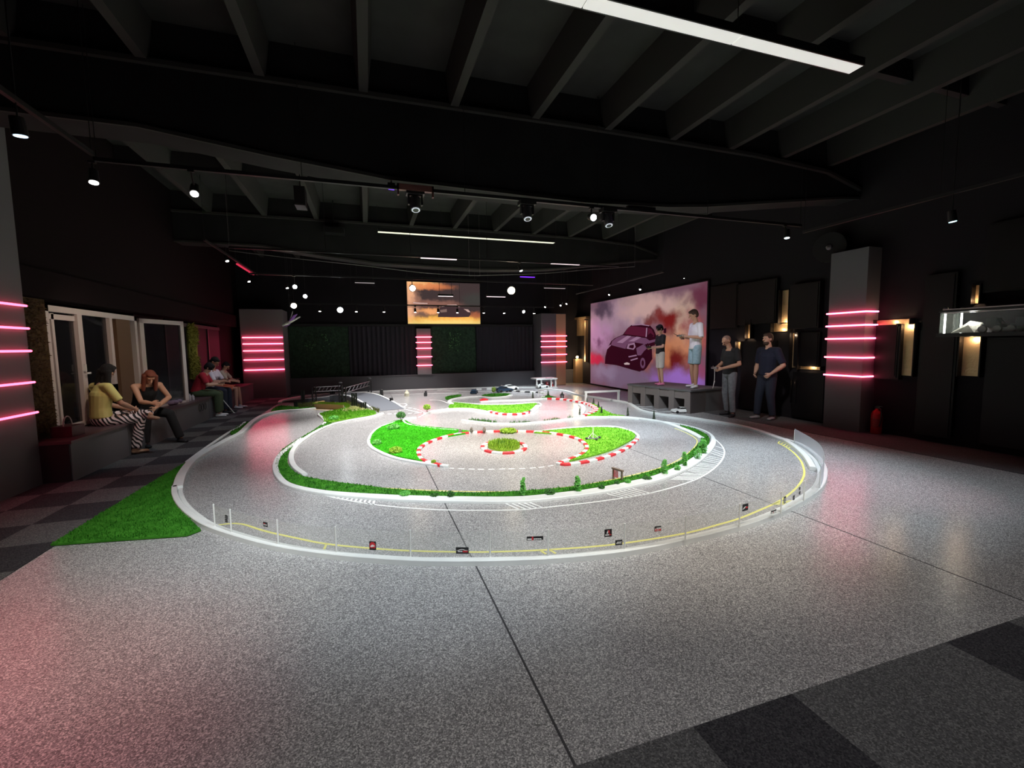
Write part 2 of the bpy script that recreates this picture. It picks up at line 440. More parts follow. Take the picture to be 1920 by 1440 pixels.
# back wall
mb = MB(); mb.box(-4.3, YB, 0, XR+.1, YB+.2, ZT); structure(mb, 'wall_back', M_wall)
mb = MB(); mb.box(-2.6, 16.72, 0, 8.3, YB, .53); mb.box(-2.6, 16.69, .53, 8.3, YB, .56)
structure(mb, 'baseboard_back', M_grey)
def hedge(x0, x1, label, tuft):
    t = thing('hedge_panel', label, 'green wall', (x0, YB, .56))
    m_ = MB(); m_.box(x0, YB-.05, .57, x1, YB-.005, 2.33)
    for _ in range(2600):
        x, z = random.uniform(x0, x1), random.uniform(.58, 2.33); a = random.uniform(0, 6.3); r = random.uniform(.02, .05)
        m_.add([(x, YB-.05, z), (x+math.cos(a)*r, YB-.05-random.uniform(.01, .05), z+math.sin(a)*r), (x+math.cos(a+.8)*r*.7, YB-.055, z+math.sin(a+.8)*r*.7)], [(0, 1, 2)])
    part(m_, 'leaves', M_hedge, t)
    m_ = MB()
    for cx, cz, n in tuft:
        for _ in range(n):
            x, z = random.gauss(cx, .12), random.gauss(cz, .17); a = random.uniform(0, 6.3); r = random.uniform(.04, .11)
            y = YB-.07
            m_.add([(x, y, z), (x+math.cos(a)*r, y-.06, z+math.sin(a)*r), (x+math.cos(a+.5)*r*.8, y-.02, z+math.sin(a+.5)*r*.8)], [(0, 1, 2)])
    part(m_, 'fern_tuft', mat('fern_tuft_green', (.10, .26, .10), .7), t)['kind'] = 'stuff'
hedge(-2.53, -.62, 'wide dark green hedge panel on the back wall, left of the curtain', [(-1.9, 1.75, 25), (-1.35, 1.8, 20)])
hedge(2.3, 4.0, 'dark green hedge panel right of the central red lit pillar', [(3.2, 1.75, 45)])
def curtain(x0, x1, label):
    m_ = MB(); n = int((x1-x0)/.022)
    for i in range(n):
        a, b = x0+(x1-x0)*i/n, x0+(x1-x0)*(i+1)/n
        ya, yb = YB-.06-.03*math.sin(a*38), YB-.06-.03*math.sin(b*38)
        m_.add([(a, ya, .57), (b, yb, .57), (b, yb, 2.33), (a, ya, 2.33)], [(0, 1, 2, 3)])
        m_.add([(a, ya+.015, .57), (b, yb+.015, .57), (b, yb+.015, 2.33), (a, ya+.015, 2.33)], [(3, 2, 1, 0)])
    solid(m_, 'curtain', M_curt, label, 'curtain', smooth=True)
curtain(-.6, 1.7, 'dark pleated curtain between the left hedge panel and the central pillar')
curtain(4.02, 6.36, 'dark pleated curtain between the right hedge panel and the right back pillar')
mb = MB(); mb.box(-2.6, YB-.08, 2.34, 6.4, YB, 2.42); structure(mb, 'trim_4', M_black)

# led pillars
def leds(parent, segs, zs, lm=None):
    for z in zs:
        m_ = MB()
        for p, q in segs:
            m_.bar((p[0], p[1], z), (q[0], q[1], z), .013, 8)
        part(m_, 'led_bar', lm or M_led, parent)
def pillar(name, label, x0, y0, x1, y1, z0, z1, m_, segs, zs):
    t = thing(name, label, 'pillar', ((x0+x1)/2, (y0+y1)/2, z0))
    b = MB(); b.box(x0, y0, z0, x1, y1, z1); part(b, 'shaft', m_, t)
    leds(t, segs, zs, M_ledn if x0 == -4.0 else None)
    return t
pillar('lit_pillar', 'dark grey wall pillar with five red light bars at the left edge, in front of the window', -4.0, 5.2, -3.78, 6.72, 0, ZT, M_grey,
       [((-3.745, 5.25), (-3.745, 6.70))], (2.126, 1.865, 1.604, 1.238, .881))
pillar('lit_pillar', 'squat grey pillar with five wide red light bars in the far left corner', -3.75, 15.9, -2.55, YB, 0, 2.83, M_grey2,
       [((-3.7, 15.865), (-2.56, 15.865))], (1.943, 1.743, 1.526, 1.241, .92))
pillar('lit_pillar', 'narrow pillar with five short red light bars in the middle of the back wall', 1.74, 16.62, 2.25, YB, .56, 2.25, M_grey2,
       [((1.70, 16.585), (2.28, 16.585))], (1.938, 1.743, 1.528, 1.214, .90))
pr = pillar('lit_pillar', 'grey back pillar with five red light bars and a gold lit edge, right of the curtain', 6.40, 16.0, 7.42, YB, 0, 2.8, M_grey,
       [((6.36, 15.95), (7.45, 15.95))], (1.936, 1.73, 1.524, 1.214, .923))
b = MB(); b.box(7.02, 15.985, .02, 7.42, 16.0, 2.78); o = part(b, 'gold_wash_panel', M_gold, pr); o['label'] = 'edge panel coloured for the gold light wash'  # a spotlight's gold wash is put into this panel's colour
light('edge_lamp', 'SPOT', (7.2, 15.2, 3.1), 45, (1, .8, .5), aim=(7.22, 16, 1.2), cone=32)
pillar('lit_pillar', 'large grey pillar with five red light bars on the right wall above the fire extinguisher', 8.1, 5.40, XR, 6.04, 0, 3.18, M_grey,
       [((8.065, 6.05), (8.065, 5.365)), ((8.065, 5.365), (8.36, 5.365))], (2.096, 1.869, 1.641, 1.308, .983))
light('pillar_uplight', 'POINT', (7.7, 15.6, .3), .01, RED)

# left wall with windows
mb = MB()
mb.box(-4.3, YF, 0, -4.02, YB, .5); mb.box(-4.3, YF, 2.25, -4.02, YB, ZT)
mb.box(-4.3, YF, .5, -4.02, 7.35, 2.25); mb.box(-4.3, 14.6, .5, -4.02, YB, 2.25)
structure(mb, 'wall_left', M_wallr)
mb = MB(); mb.box(-4.02, 6.72, 2.27, -3.84, 15.9, 2.62); mb.box(-4.02, 6.72, 2.62, -3.9, 15.9, ZT)
structure(mb, 'trim_5', mat('soffit', (.010, .006, .007), .85, spec=.1))
mb = MB(); mb.box(-4.9, 7.0, .3, -4.8, 15.0, 2.6); mb.box(-4.9, 7, .3, -4.02, 15, .45); structure(mb, 'wall_beyond', mat('night', (.01, .008, .008), .9))
mb = MB(); mb.box(-4.3, YF, 0, XR+.1, YF-.1, ZT); structure(mb, 'wall_front', M_wall)
mb = MB(); mb.box(XR, YF, 0, XR+.1, YB+.2, ZT); structure(mb, 'wall_right', M_wall)

# moss panel beside the near pillar, yellow moss strip further along
t = thing('moss_panel', 'tall brown moss panel between the near red lit pillar and the white window', 'moss panel', (-4.0, 7.05, .5))
m_ = MB(); m_.box(-4.018, 6.74, .505, -3.93, 7.36, 2.26)
for _ in range(2500):
    y, z = random.uniform(6.75, 7.35), random.uniform(.51, 2.24); a = random.uniform(0, 6.3); r = random.uniform(.012, .03)
    m_.add([(-3.93, y, z), (-3.93+random.uniform(.005, .03), y+math.cos(a)*r, z+math.sin(a)*r), (-3.925, y+math.cos(a+1)*r*.7, z+math.sin(a+1)*r*.7)], [(0, 1, 2)])
part(m_, 'moss', M_moss, t)
t = thing('moss_panel', 'yellow green moss strip above the three seated people on the left', 'moss panel', (-4.0, 12.3, .9))
m_ = MB(); m_.box(-4.02, 12.2, .9, -3.95, 12.75, 2.15)
for _ in range(2500):
    y, z = random.uniform(12.15, 12.8), random.uniform(.9, 2.2)
    if math.sin(z*9)+math.sin(y*11) > 1.2: continue
    a = random.uniform(0, 6.3); r = random.uniform(.02, .06)
    m_.add([(-3.95, y, z), (-3.95+random.uniform(.01, .05), y+math.cos(a)*r, z+math.sin(a)*r), (-3.945, y+math.cos(a+1)*r*.7, z+math.sin(a+1)*r*.7)], [(0, 1, 2)])
part(m_, 'moss', M_mossy, t)

# window_1: white frame, two mullions, panes, handle, open sash
t = MB(); t.box(-4.02, 7.38, 2.12, -3.94, 9.78, 2.2); t.box(-4.02, 7.38, .52, -3.94, 9.78, .58)
t.box(-4.02, 7.38, .52, -3.94, 7.44, 2.2); t.box(-4.02, 9.7, .52, -3.94, 9.78, 2.2)
win = structure(t, 'window_1', M_frame)
for i, (ya, yb, top) in enumerate(((8.02, 8.13, .58), (8.86, 8.94, 1.05))):
    m_ = MB(); m_.box(-4.01, ya, top, -3.93, yb, 2.12); part(m_, 'mullion', M_frame, win)
m_ = MB(); m_.box(-4.0, 7.45, 2.02, -3.95, 8.0, 2.09); m_.box(-3.99, 7.5, .58, -3.95, 7.55, 2.1); part(m_, 'sash_frame', M_frame, win)
m_ = MB(); m_.box(-3.985, 7.44, .58, -3.98, 8.86, 2.12); part(m_, 'pane', M_glass, win)
m_ = MB(); m_.box(-3.93, 8.045, 1.30, -3.90, 8.075, 1.40); m_.box(-3.90, 8.05, 1.26, -3.885, 8.14, 1.285); part(m_, 'window_handle', M_white, win)
m_ = MB(); m_.box(-4.0, 9.1, .58, -3.95, 9.55, 2.12); part(m_, 'wood_reveal', mat('reveal_wood', (.16, .09, .05), .7), win)
sash = thing('casement_window', 'open white window sash swung into the room, right of the window', 'window', (-3.93, 9.78, .56))
A, B = Vector((-3.93, 9.80, 0)), Vector((-3.60, 10.84, 0)); d = (B-A).normalized(); nrm = Vector((-d.y, d.x, 0))
L_ = (B-A).length
def sb(m__, s0, s1, z0, z1, th=.028):
    vs = []
    for z in (z0, z1):
        for s_, n_ in ((s0, -th), (s1, -th), (s1, th), (s0, th)):
            p = A+d*s_+nrm*n_; vs.append((p.x, p.y, z))
    m__.add(vs, [(3, 2, 1, 0), (4, 5, 6, 7), (0, 1, 5, 4), (1, 2, 6, 5), (2, 3, 7, 6), (3, 0, 4, 7)])
m_ = MB(); sb(m_, 0, L_, 2.09, 2.17); sb(m_, 0, L_, .46, .55); sb(m_, 0, .09, .46, 2.17); sb(m_, L_-.09, L_, .46, 2.17); part(m_, 'sash_frame', M_frame, sash)
m_ = MB(); sb(m_, .08, L_-.08, .53, 2.1, .005); part(m_, 'pane', M_glass, sash)
# second dark window further along
t = MB(); t.box(-4.02, 11.0, 2.12, -3.96, 14.6, 2.2); t.box(-4.02, 11.0, .52, -3.96, 14.6, .56); t.box(-4.02, 11.0, .52, -3.96, 11.06, 2.2); t.box(-4.02, 13.6, .52, -3.96, 13.66, 2.2)
win2 = structure(t, 'window_2', mat('frame_dark', (.05, .03, .035), .5))
m_ = MB(); m_.box(-3.99, 11.0, .56, -3.985, 14.6, 2.15); part(m_, 'pane', mat('frosted_dark', (.012, .008, .01), .6, spec=.2), win2)
mb = MB(); mb.box(-4.02, 9.78, .5, -3.98, 11.0, 2.25); structure(mb, 'trim_6', M_wallr)

# bench along the windows
t = thing('window_bench', 'long dark grey bench wall along the left windows', 'bench', (-3.7, 11.3, 0))
m_ = MB(); m_.box(-3.98, 6.74, 0, -3.49, 15.88, .47); part(m_, 'base', [M_grey], t)
m_ = MB(); m_.box(-4.0, 6.72, .47, -3.47, 15.88, .505); part(m_, 'seat_board', mat('bench_top', (.10, .06, .07), .4), t)
m_ = MB(); m_.box(-4.0, 6.725, 0, -3.5, 6.739, .468); part(m_, 'end_panel', M_black, t)  # black sheet added; the shade on the bench end put into colour
for y in (8.1, 9.9, 11.7, 13.5):
    m_ = MB(); m_.box(-3.492, y, .0, -3.4885, y+.006, .47); part(m_, 'joint', M_dkg, t)

# ------------------------------------------------------------------ right wall: black panels with gold lit recesses
GX = XR-.02
def wall_rect(px0, py0, px1, py1, X):
    a = on_x(px0, py0, X); b = on_x(px1, py1, X)
    return min(a[0], b[0]), max(a[0], b[0]), min(a[1], b[1]), max(a[1], b[1])
PX = [  # black panels: y0, y1, z0, z1, depth, what they lie beside
    (8.42, 9.30, 1.95, 3.0, .07, 'black wall panel at head height just right of the car mural'),
    (7.35, 8.38, 2.0, 2.95, .10, 'black wall panel above the bald man in the black t-shirt'),
    (7.35, 8.28, .05, 1.62, .06, 'tall black wall panel behind the bald man in grey jeans'),
    (6.38, 7.02, 1.86, 2.75, .12, 'black wall panel right of the L-shaped gold recess, left of the big pillar'),
    (6.38, 6.92, 1.10, 1.78, .07, 'black wall panel beside the big right pillar, middle row'),
    (6.2, 6.9, .05, .98, .09, 'low black wall panel left of the big right pillar'),
    (4.98, 5.36, .95, 1.86, .10, 'narrow dark panel right of the big red lit pillar'),
    (4.30, 4.70, 1.75, 2.6, .08, 'black wall panel above the display case shelf, left of it'),
    (4.25, 4.72, .10, 1.75, .08, 'tall black wall panel left of the glass display case'),
    (2.6, 3.92, .10, 1.62, .07, 'wide black wall panel under the glass display case'),
    (3.2, 4.0, 2.25, 3.2, .09, 'black wall panel above the glass display case'),
]
for ya, yb, za, zb, dp, lab in PX:
    m_ = MB(); m_.box(XR-dp, ya, za, XR, yb, zb); m_.box(XR-dp-.012, ya+.03, za+.03, XR-dp, yb-.03, zb-.03)
    solid(m_, 'wall_panel', M_panel, lab, 'wall panel')
GOLD = [  # px rect, lamp end, label
    (1468, 545, 1483, 606, 'b', 'upright gold lit recess right above the bearded man'),
    (1452, 606, 1483, 621, 'b', 'short horizontal gold lit recess above the bearded man'),
    (1488, 625, 1500, 690, 't', 'tall gold lit strip right of the bearded man, upper one'),
    (1490, 713, 1497, 755, 't', 'thin gold lit strip low on the wall right of the bearded man'),
    (1500, 686, 1544, 694, 'b', 'horizontal gold strip ending at the big right pillar'),
    (1404, 600, 1412, 634, 'b', 'small upright gold strip between the two standing men'),
    (1385, 641, 1393, 683, 't', 'gold lit strip behind the shoulder of the bald man'),
    (1645, 601, 1712, 607, 'b', 'horizontal gold strip starting at the right edge of the big pillar'),
    (1690, 608, 1716, 705, 't', 'wide upright gold recess right of the big pillar'),
    (1808, 632, 1841, 706, 't', 'curved gold lit recess under the glass display case'),
    (1831, 535, 1842, 568, 'b', 'short gold block standing above the display case'),
]
for x0, y0, x1, y1, e, lab in GOLD:
    ya, yb, za, zb = wall_rect(x0, y0, x1, y1, GX)
    t = thing('gold_recess', lab, 'wall light', (GX, (ya+yb)/2, za), 'gold lit recesses of the right wall')
    m_ = MB(); m_.box(GX-.005, ya, za, XR-.001, yb, zb); part(m_, 'gold_strip', M_gold, t)
    for q0, q1 in ((ya-.015, ya), (yb, yb+.015)):
        m_ = MB(); m_.box(GX-.10, q0, za-.01, XR, q1, zb+.01); part(m_, 'side_fin', M_panel, t)
    zl = zb-.04 if e == 't' else za+.04
    light('recess_lamp', 'POINT', (GX-.07, (ya+yb)/2, zl), 2.2*(zb-za+.3), (1, .70, .42), radius=.02)
# gold trims and lamp in the far right corner beyond the mural
for ya, yb, za, zb, lab in ((16.35, 16.8, 1.95, 2.62, 'upright gold frame in the back right corner'), (16.02, 16.12, .9, 2.55, 'thin upright gold strip left of the car mural'),
                             (16.5, 16.72, .02, 1.0, 'pale wooden column glowing in the back right corner')):
    t = thing('gold_recess', lab, 'wall light', (8.36, ya, za))
    m_ = MB(); m_.box(8.3, ya, za, XR, yb, zb) if zb > 1.5 else m_.box(8.1, ya, za, XR, yb, zb)
    part(m_, 'gold_strip', M_gold, t)
    light('recess_lamp', 'POINT', (8.1, ya-.1, min(zb, 2.4)), 4.0, (1, .72, .42), radius=.03)
t = thing('wall_lamp', 'small glowing round lamp on top of the wooden column in the back corner', 'lamp', (8.15, 16.45, 1.02))
m_ = MB(); m_.ell((8.15, 16.45, 1.08), (.05, .05, .05)); part(m_, 'bulb', mat('bulb_warm', (1, .9, .7), .4, emis=(1, .75, .42), es=9), t, True)
light('bulb_lamp', 'POINT', (8.02, 16.3, 1.05), 13, (1, .72, .4), parent=None, radius=.04)
mb = MB(); mb.box(8.25, 15.9, 2.62, XR, 16.9, 2.70); structure(mb, 'trim_7', M_gold)

# ================================================================== printed pictures
def picture(name, base, blobs, nscale, namp, emis, detail=6, aspect=2.0, printed=True):
    ma = bpy.data.materials.new(name); ma.use_nodes = True; nt = ma.node_tree; b = nt.nodes['Principled BSDF']
    N = nt.nodes.new; Lk = nt.links.new
    tc = N('ShaderNodeTexCoord'); mp = N('ShaderNodeMapping'); mp.inputs['Scale'].default_value = (aspect, 1, 1); Lk(tc.outputs['UV'], mp.inputs['Vector'])
    nz = N('ShaderNodeTexNoise'); nz.inputs['Scale'].default_value = nscale; nz.inputs['Detail'].default_value = detail; Lk(mp.outputs[0], nz.inputs['Vector'])
    sb_ = N('ShaderNodeVectorMath'); sb_.operation = 'SUBTRACT'; sb_.inputs[1].default_value = (.5, .5, .5); Lk(nz.outputs['Color'], sb_.inputs[0])
    sc = N('ShaderNodeVectorMath'); sc.operation = 'SCALE'; sc.inputs['Scale'].default_value = namp; Lk(sb_.outputs[0], sc.inputs[0])
    ad = N('ShaderNodeVectorMath'); ad.operation = 'ADD'; Lk(tc.outputs['UV'], ad.inputs[0]); Lk(sc.outputs[0], ad.inputs[1])
    cur = None
    for (cx, cy, rx, ry, col, st) in blobs:
        m2 = N('ShaderNodeMapping'); m2.vector_type = 'POINT'
        m2.inputs['Location'].default_value = (-cx/rx, -cy/ry, 0); m2.inputs['Scale'].default_value = (1/rx, 1/ry, 0); Lk(ad.outputs[0], m2.inputs['Vector'])
        ln = N('ShaderNodeVectorMath'); ln.operation = 'LENGTH'; Lk(m2.outputs[0], ln.inputs[0])
        mr = N('ShaderNodeMapRange'); mr.interpolation_type = 'SMOOTHSTEP'; mr.inputs['From Min'].default_value = 1.0; mr.inputs['From Max'].default_value = .25
        mr.inputs['To Min'].default_value = 0; mr.inputs['To Max'].default_value = st; Lk(ln.outputs['Value'], mr.inputs['Value'])
        mx = N('ShaderNodeMix'); mx.data_type = 'RGBA'; Lk(mr.outputs[0], mx.inputs[0])
        if cur is None: mx.inputs['A'].default_value = (*base, 1)
        else: Lk(cur, mx.inputs['A'])
        mx.inputs['B'].default_value = (*col, 1); cur = mx.outputs['Result']
    if printed: Lk(cur, b.inputs['Base Color'])
    else: b.inputs['Base Color'].default_value = (.01, .01, .01, 1)
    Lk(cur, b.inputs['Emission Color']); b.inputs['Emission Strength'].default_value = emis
    b.inputs['Roughness'].default_value = .9; b.inputs['Specular IOR Level'].default_value = 0
    return ma
MXP = 8.35
def mur(X, Y): a = on_x(1080+X/4.571, 500+Y/4.571, MXP); return a  # (y, z) on the mural
MY0, MY1, MZ0, MZ1 = 9.42, 15.68, .06, 3.17
def muv(X, Y): y, z = mur(X, Y); return ((MY1-y)/(MY1-MY0), (z-MZ0)/(MZ1-MZ0))
def mblob(X, Y, rx, ry, col, st):
    u, v = muv(X, Y); u1, _ = muv(X+rx, Y); u0, _ = muv(X-rx, Y); _, v1 = muv(X, Y-ry); _, v0 = muv(X, Y+ry)
    return (u, v, abs(u1-u0)/2*1.25, abs(v1-v0)/2*1.25, col, st)
MB_BL = [mblob(350, 420, 380, 190, (.40, .27, .36), .9), mblob(230, 350, 110, 90, (.06, .04, .07), .9), mblob(520, 270, 180, 60, (.45, .30, .30), .8),
         mblob(640, 360, 320, 150, (.62, .40, .38), .95), mblob(900, 470, 150, 240, (.60, .42, .34), .9), mblob(1060, 260, 170, 130, (.14, .03, .06), .9),
         mblob(180, 600, 130, 160, (.50, .28, .50), .8), mblob(200, 640, 40, 60, (.15, .05, .12), .8), mblob(150, 790, 110, 60, (.55, .02, .07), .9),
         mblob(1040, 600, 110, 260, (.36, .08, .08), .85), mblob(840, 700, 200, 190, (.60, .24, .12), .9), mblob(790, 470, 150, 110, (.20, .015, .015), 1),
         mblob(700, 430, 60, 90, (.20, .02, .02), .9), mblob(610, 480, 70, 60, (.16, .02, .02), .9), mblob(840, 800, 180, 110, (.16, .015, .015), 1),
         mblob(740, 750, 90, 90, (.60, .22, .10), .8), mblob(600, 760, 60, 130, (.45, .12, .08), .7), mblob(350, 950, 420, 110, (.22, .15, .24), .95),
         mblob(880, 960, 300, 110, (.36, .17, .60), .95), mblob(1080, 900, 110, 80, (.32, .07, .14), .8), mblob(250, 900, 120, 60, (.30, .24, .36), .7)]
M_mur = picture('mural_glow_print', (.20, .10, .14), MB_BL, 5.0, .26, .6, 9)  # emission in the print stands for the spots that light it
mural = thing('car_mural', 'large wall print, given its own glow, of a drifting sports car in pink and orange smoke', 'wall print', (XR, 12.5, .05))
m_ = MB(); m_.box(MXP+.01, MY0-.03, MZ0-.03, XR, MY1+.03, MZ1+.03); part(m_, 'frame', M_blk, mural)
def flat(name, m__, parent, quad, uv=True):
    me = bpy.data.meshes.new(name); me.from_pydata(quad, [], [(0, 1, 2, 3)]); me.materials.append(m__)
    ul = me.uv_layers.new(name='UVMap')
    for i, c in enumerate(((0, 0), (1, 0), (1, 1), (0, 1))): ul.data[i].uv = c
    o = bpy.data.objects.new(name, me); COL.objects.link(o); o.parent = parent; o.location = -parent.location
    return o
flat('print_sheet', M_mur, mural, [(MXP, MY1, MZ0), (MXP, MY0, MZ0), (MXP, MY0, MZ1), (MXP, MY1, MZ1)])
def glow_ink(name, col, e=.6): return mat(name, col, .9, emis=col, es=e, spec=0)  # inks get emission too, so the mural car looks lit
I_dark, I_hood, I_glass, I_hi, I_white = glow_ink('ink_dark', (.035, .004, .012)), glow_ink('ink_hood', (.17, .07, .14)), glow_ink('ink_glass', (.10, .012, .035)), glow_ink('ink_mauve', (.36, .20, .32)), glow_ink('ink_white', (.65, .5, .52))
CARP = [
    (0, [(252, 770), (268, 705), (300, 640), (335, 612), (402, 582), (440, 530), (478, 498), (560, 492), (632, 503), (668, 540), (688, 590), (700, 640), (690, 700), (650, 705), (655, 790), (600, 875), (545, 900), (470, 880), (350, 845), (248, 832)]),
    (1, [(400, 588), (600, 612), (640, 640), (600, 665), (505, 650), (440, 665), (425, 705), (300, 672), (310, 640), (345, 612)]),
    (3, [(440, 592), (475, 596), (400, 655), (350, 650)]), (3, [(520, 600), (560, 606), (500, 640), (450, 640)]),
    (2, [(414, 576), (450, 520), (484, 508), (606, 524), (600, 602)]), (3, [(478, 498), (560, 492), (632, 503), (628, 510), (560, 500), (482, 506)]),
    (3, [(604, 524), (614, 524), (608, 604), (598, 602)]), (2, [(620, 524), (650, 536), (672, 580), (668, 602), (618, 602)]),
    (0, [(605, 600), (640, 568), (668, 590), (650, 612)]), (3, [(436, 702), (448, 664), (504, 652), (514, 688), (496, 712)]), (0, [(456, 694), (462, 674), (498, 668), (500, 690), (490, 702)]),
    (3, [(452, 768), (520, 754), (526, 764), (456, 778)]), (4, [(414, 828), (440, 820), (464, 828), (462, 840), (420, 840)]), (3, [(470, 798), (530, 780), (534, 790), (474, 808)]),
    (1, [(520, 700), (590, 660), (615, 700), (590, 720), (560, 760), (530, 760)]), (3, [(262, 700), (300, 668), (304, 674), (268, 712)]),
    (0, [(755, 532), (778, 526), (778, 570), (755, 570)]), (1, [(610, 640), (690, 620), (692, 640), (625, 660)]),
]
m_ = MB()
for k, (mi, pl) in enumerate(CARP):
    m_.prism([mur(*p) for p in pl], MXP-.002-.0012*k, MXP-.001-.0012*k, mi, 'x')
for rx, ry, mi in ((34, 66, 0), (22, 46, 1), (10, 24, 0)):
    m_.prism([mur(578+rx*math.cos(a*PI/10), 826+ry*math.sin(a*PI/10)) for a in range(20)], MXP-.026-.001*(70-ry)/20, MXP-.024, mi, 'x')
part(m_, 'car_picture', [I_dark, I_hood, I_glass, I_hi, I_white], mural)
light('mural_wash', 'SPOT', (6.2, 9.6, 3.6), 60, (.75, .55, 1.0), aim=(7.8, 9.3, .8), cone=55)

# orange picture screen on the back wall
SX0, SX1, SZ0, SZ1 = 1.46, 4.19, 2.43, 3.96
scr = thing('picture_screen', 'glowing orange wall screen showing desert cars, high on the back wall', 'screen', (2.8, YB, 2.4))
m_ = MB(); m_.box(SX0-.03, YB-.10, SZ0-.03, SX1+.03, YB-.03, SZ1+.03); part(m_, 'frame', M_blk, scr)
SB = [(.10, .95, .45, .16, (1.0, .55, .22), 1), (.30, .90, .45, .12, (.75, .22, .08), .8), (.02, .5, .10, .9, (1.0, .52, .26), 1), (.06, .45, .16, .6, (.70, .34, .22), .6),
      (.35, .48, .55, .14, (.35, .16, .12), .7), (.30, .30, .28, .10, (1.0, .42, .16), .9), (.55, .10, .9, .17, (1.0, .50, .10), 1), (.55, .0, 1.0, .14, (1.0, .72, .22), .9),
      (.20, .22, .12, .12, (.18, .10, .08), .8), (.65, .20, .25, .06, (1, .20, .05), .8), (.95, .22, .2, .12, (.5, .14, .06), .7), (.92, .60, .25, .25, (.05, .05, .045), .8)]
M_scr = picture('screen_picture', (.055, .036, .036), SB, 9, .14, 1.0, 8, printed=False)
flat('display', M_scr, scr, [(SX0, YB-.105, SZ0), (SX1, YB-.105, SZ0), (SX1, YB-.105, SZ1), (SX0, YB-.105, SZ1)])
m_ = MB()
def sp(X, Y): a = on_y(740+X/10.667, 510+Y/10.667, YB-.11); return a
SHP = [(0, [(865, 900), (880, 790), (900, 720), (940, 680), (1180, 650), (1290, 690), (1500, 760), (1520, 850), (1480, 900), (1200, 905)]),
       (1, [(930, 695), (1060, 655), (1230, 650), (1305, 700), (1250, 700), (1190, 670)]), (1, [(1380, 740), (1470, 750), (1515, 805), (1460, 800), (1420, 765)]),
       (2, [(905, 760), (1040, 740), (1045, 800), (915, 810)]), (1, [(370, 600), (520, 615), (655, 620), (660, 640), (500, 640), (372, 625)]), (0, [(250, 690), (860, 690), (860, 700), (250, 702)])]
for k, (mi, pl) in enumerate(SHP):
    m_.prism([sp(*p) for p in pl], YB-.108-.0015*k, YB-.106-.0015*k, mi, 'y')
# slanted lettering strokes along the top left of the picture
for i in range(9):
    x = 275+i*34; m_.prism([sp(x, 262), sp(x+8, 262), sp(x+30, 232), sp(x+22, 232)], YB-.112, YB-.110, 3, 'y')
    if i % 2 == 0: m_.prism([sp(x+8, 255), sp(x+26, 248), sp(x+30, 240), sp(x+10, 248)], YB-.112, YB-.110, 3, 'y')
part(m_, 'picture', [glow_ink('ink_brown', (.07, .04, .045), .6), glow_ink('ink_pale', (.60, .40, .36), .8), glow_ink('ink_tan', (.28, .18, .16), .6), glow_ink('ink_rust', (.55, .20, .06), .8)], scr)

# ================================================================== THE CIRCUIT
CURB_OUT = [(323, 920), (333, 893), (353, 868), (380, 850), (418, 829), (445, 815), (458, 803), (472, 791), (490, 781), (520, 773), (560, 770), (590, 767)]
CURB_FRONT = [(1475, 827), (1507, 838), (1533, 857), (1546, 873), (1552, 890), (1547, 912), (1533, 928), (1500, 950), (1467, 967), (1417, 987), (1367, 1001), (1317, 1014), (1195, 1040),
              (1065, 1055), (947, 1061), (840, 1062), (755, 1060), (620, 1049), (497, 1029), (390, 996), (350, 971), (330, 950), (322, 932), (322, 918)]
CURB_BACK = [(521, 757), (524, 753), (540, 749), (580, 742), (635, 738), (700, 735), (765, 732), (825, 730), (897, 728), (950, 727), (1000, 727), (1040, 731), (1064, 734), (1087, 741), (1126, 747), (1150, 751), (1178, 756),
             (1190, 762), (1203, 770), (1222, 775), (1250, 779), (1287, 783), (1325, 789), (1380, 798), (1417, 807), (1450, 818), (1480, 829)]
def curb(name, label, px, o0, o1, h, m__=None, stripes=None, closed=False, step=.06, cat='curb', parent=None, group=None, bev=.006, z0=0.0):
    P = resample(crom(W(px), 8, closed), step, closed)
    mb_ = MB(); strip(mb_, P, o0, o1, z0+.0005, z0+h, closed, stripes, bev)
    if parent is not None:
        return part(mb_, name, m__ or [M_curb, M_redk, M_blk], parent)
    return solid(mb_, name, m__ or [M_curb, M_redk, M_blk], label, cat, group, origin=(P[0][0], P[0][1], 0))
curb('track_curb', 'low white curb round the front of the circuit, below the clear fence', CURB_FRONT, -.055, 0, .045)
# slim inner ledge of the same curb
curb('track_curb', 'flat white inner ledge of the front curb along the yellow line', [(p[0], p[1]) for p in CURB_FRONT], -.105, -.060, .018)
curb('track_curb', 'white curb of the left outer bend running up to the bridge', CURB_OUT, -.10, 0, .045)
curb('track_curb', 'white curb along the far back edge and the right side by the podium', CURB_BACK, -.10, 0, .04)
curb('track_curb', 'thin white second curb beside the left carpet', [(355, 868), (385, 845), (412, 826), (436, 810), (450, 803), (462, 793)], .0, .05, .03)
# banked double lip at the right end
curb('track_ramp', 'grey banked rail curved inside the right end of the fence', [(1478, 828), (1500, 842), (1522, 862), (1536, 884)], -.10, -.03, .05, [M_white])
# black and white teeth outside the left bend
P = resample(crom(W([(325, 935), (336, 956), (355, 972), (385, 991)]), 8), .035)
mb = MB(); strip(mb, P, .0, .05, .0005, .012, False, [0, 1], 0); solid(mb, 'rumble_strip', [M_white, M_dkg], 'small toothed rumble strip at the lower left of the front curb', 'rumble strip')

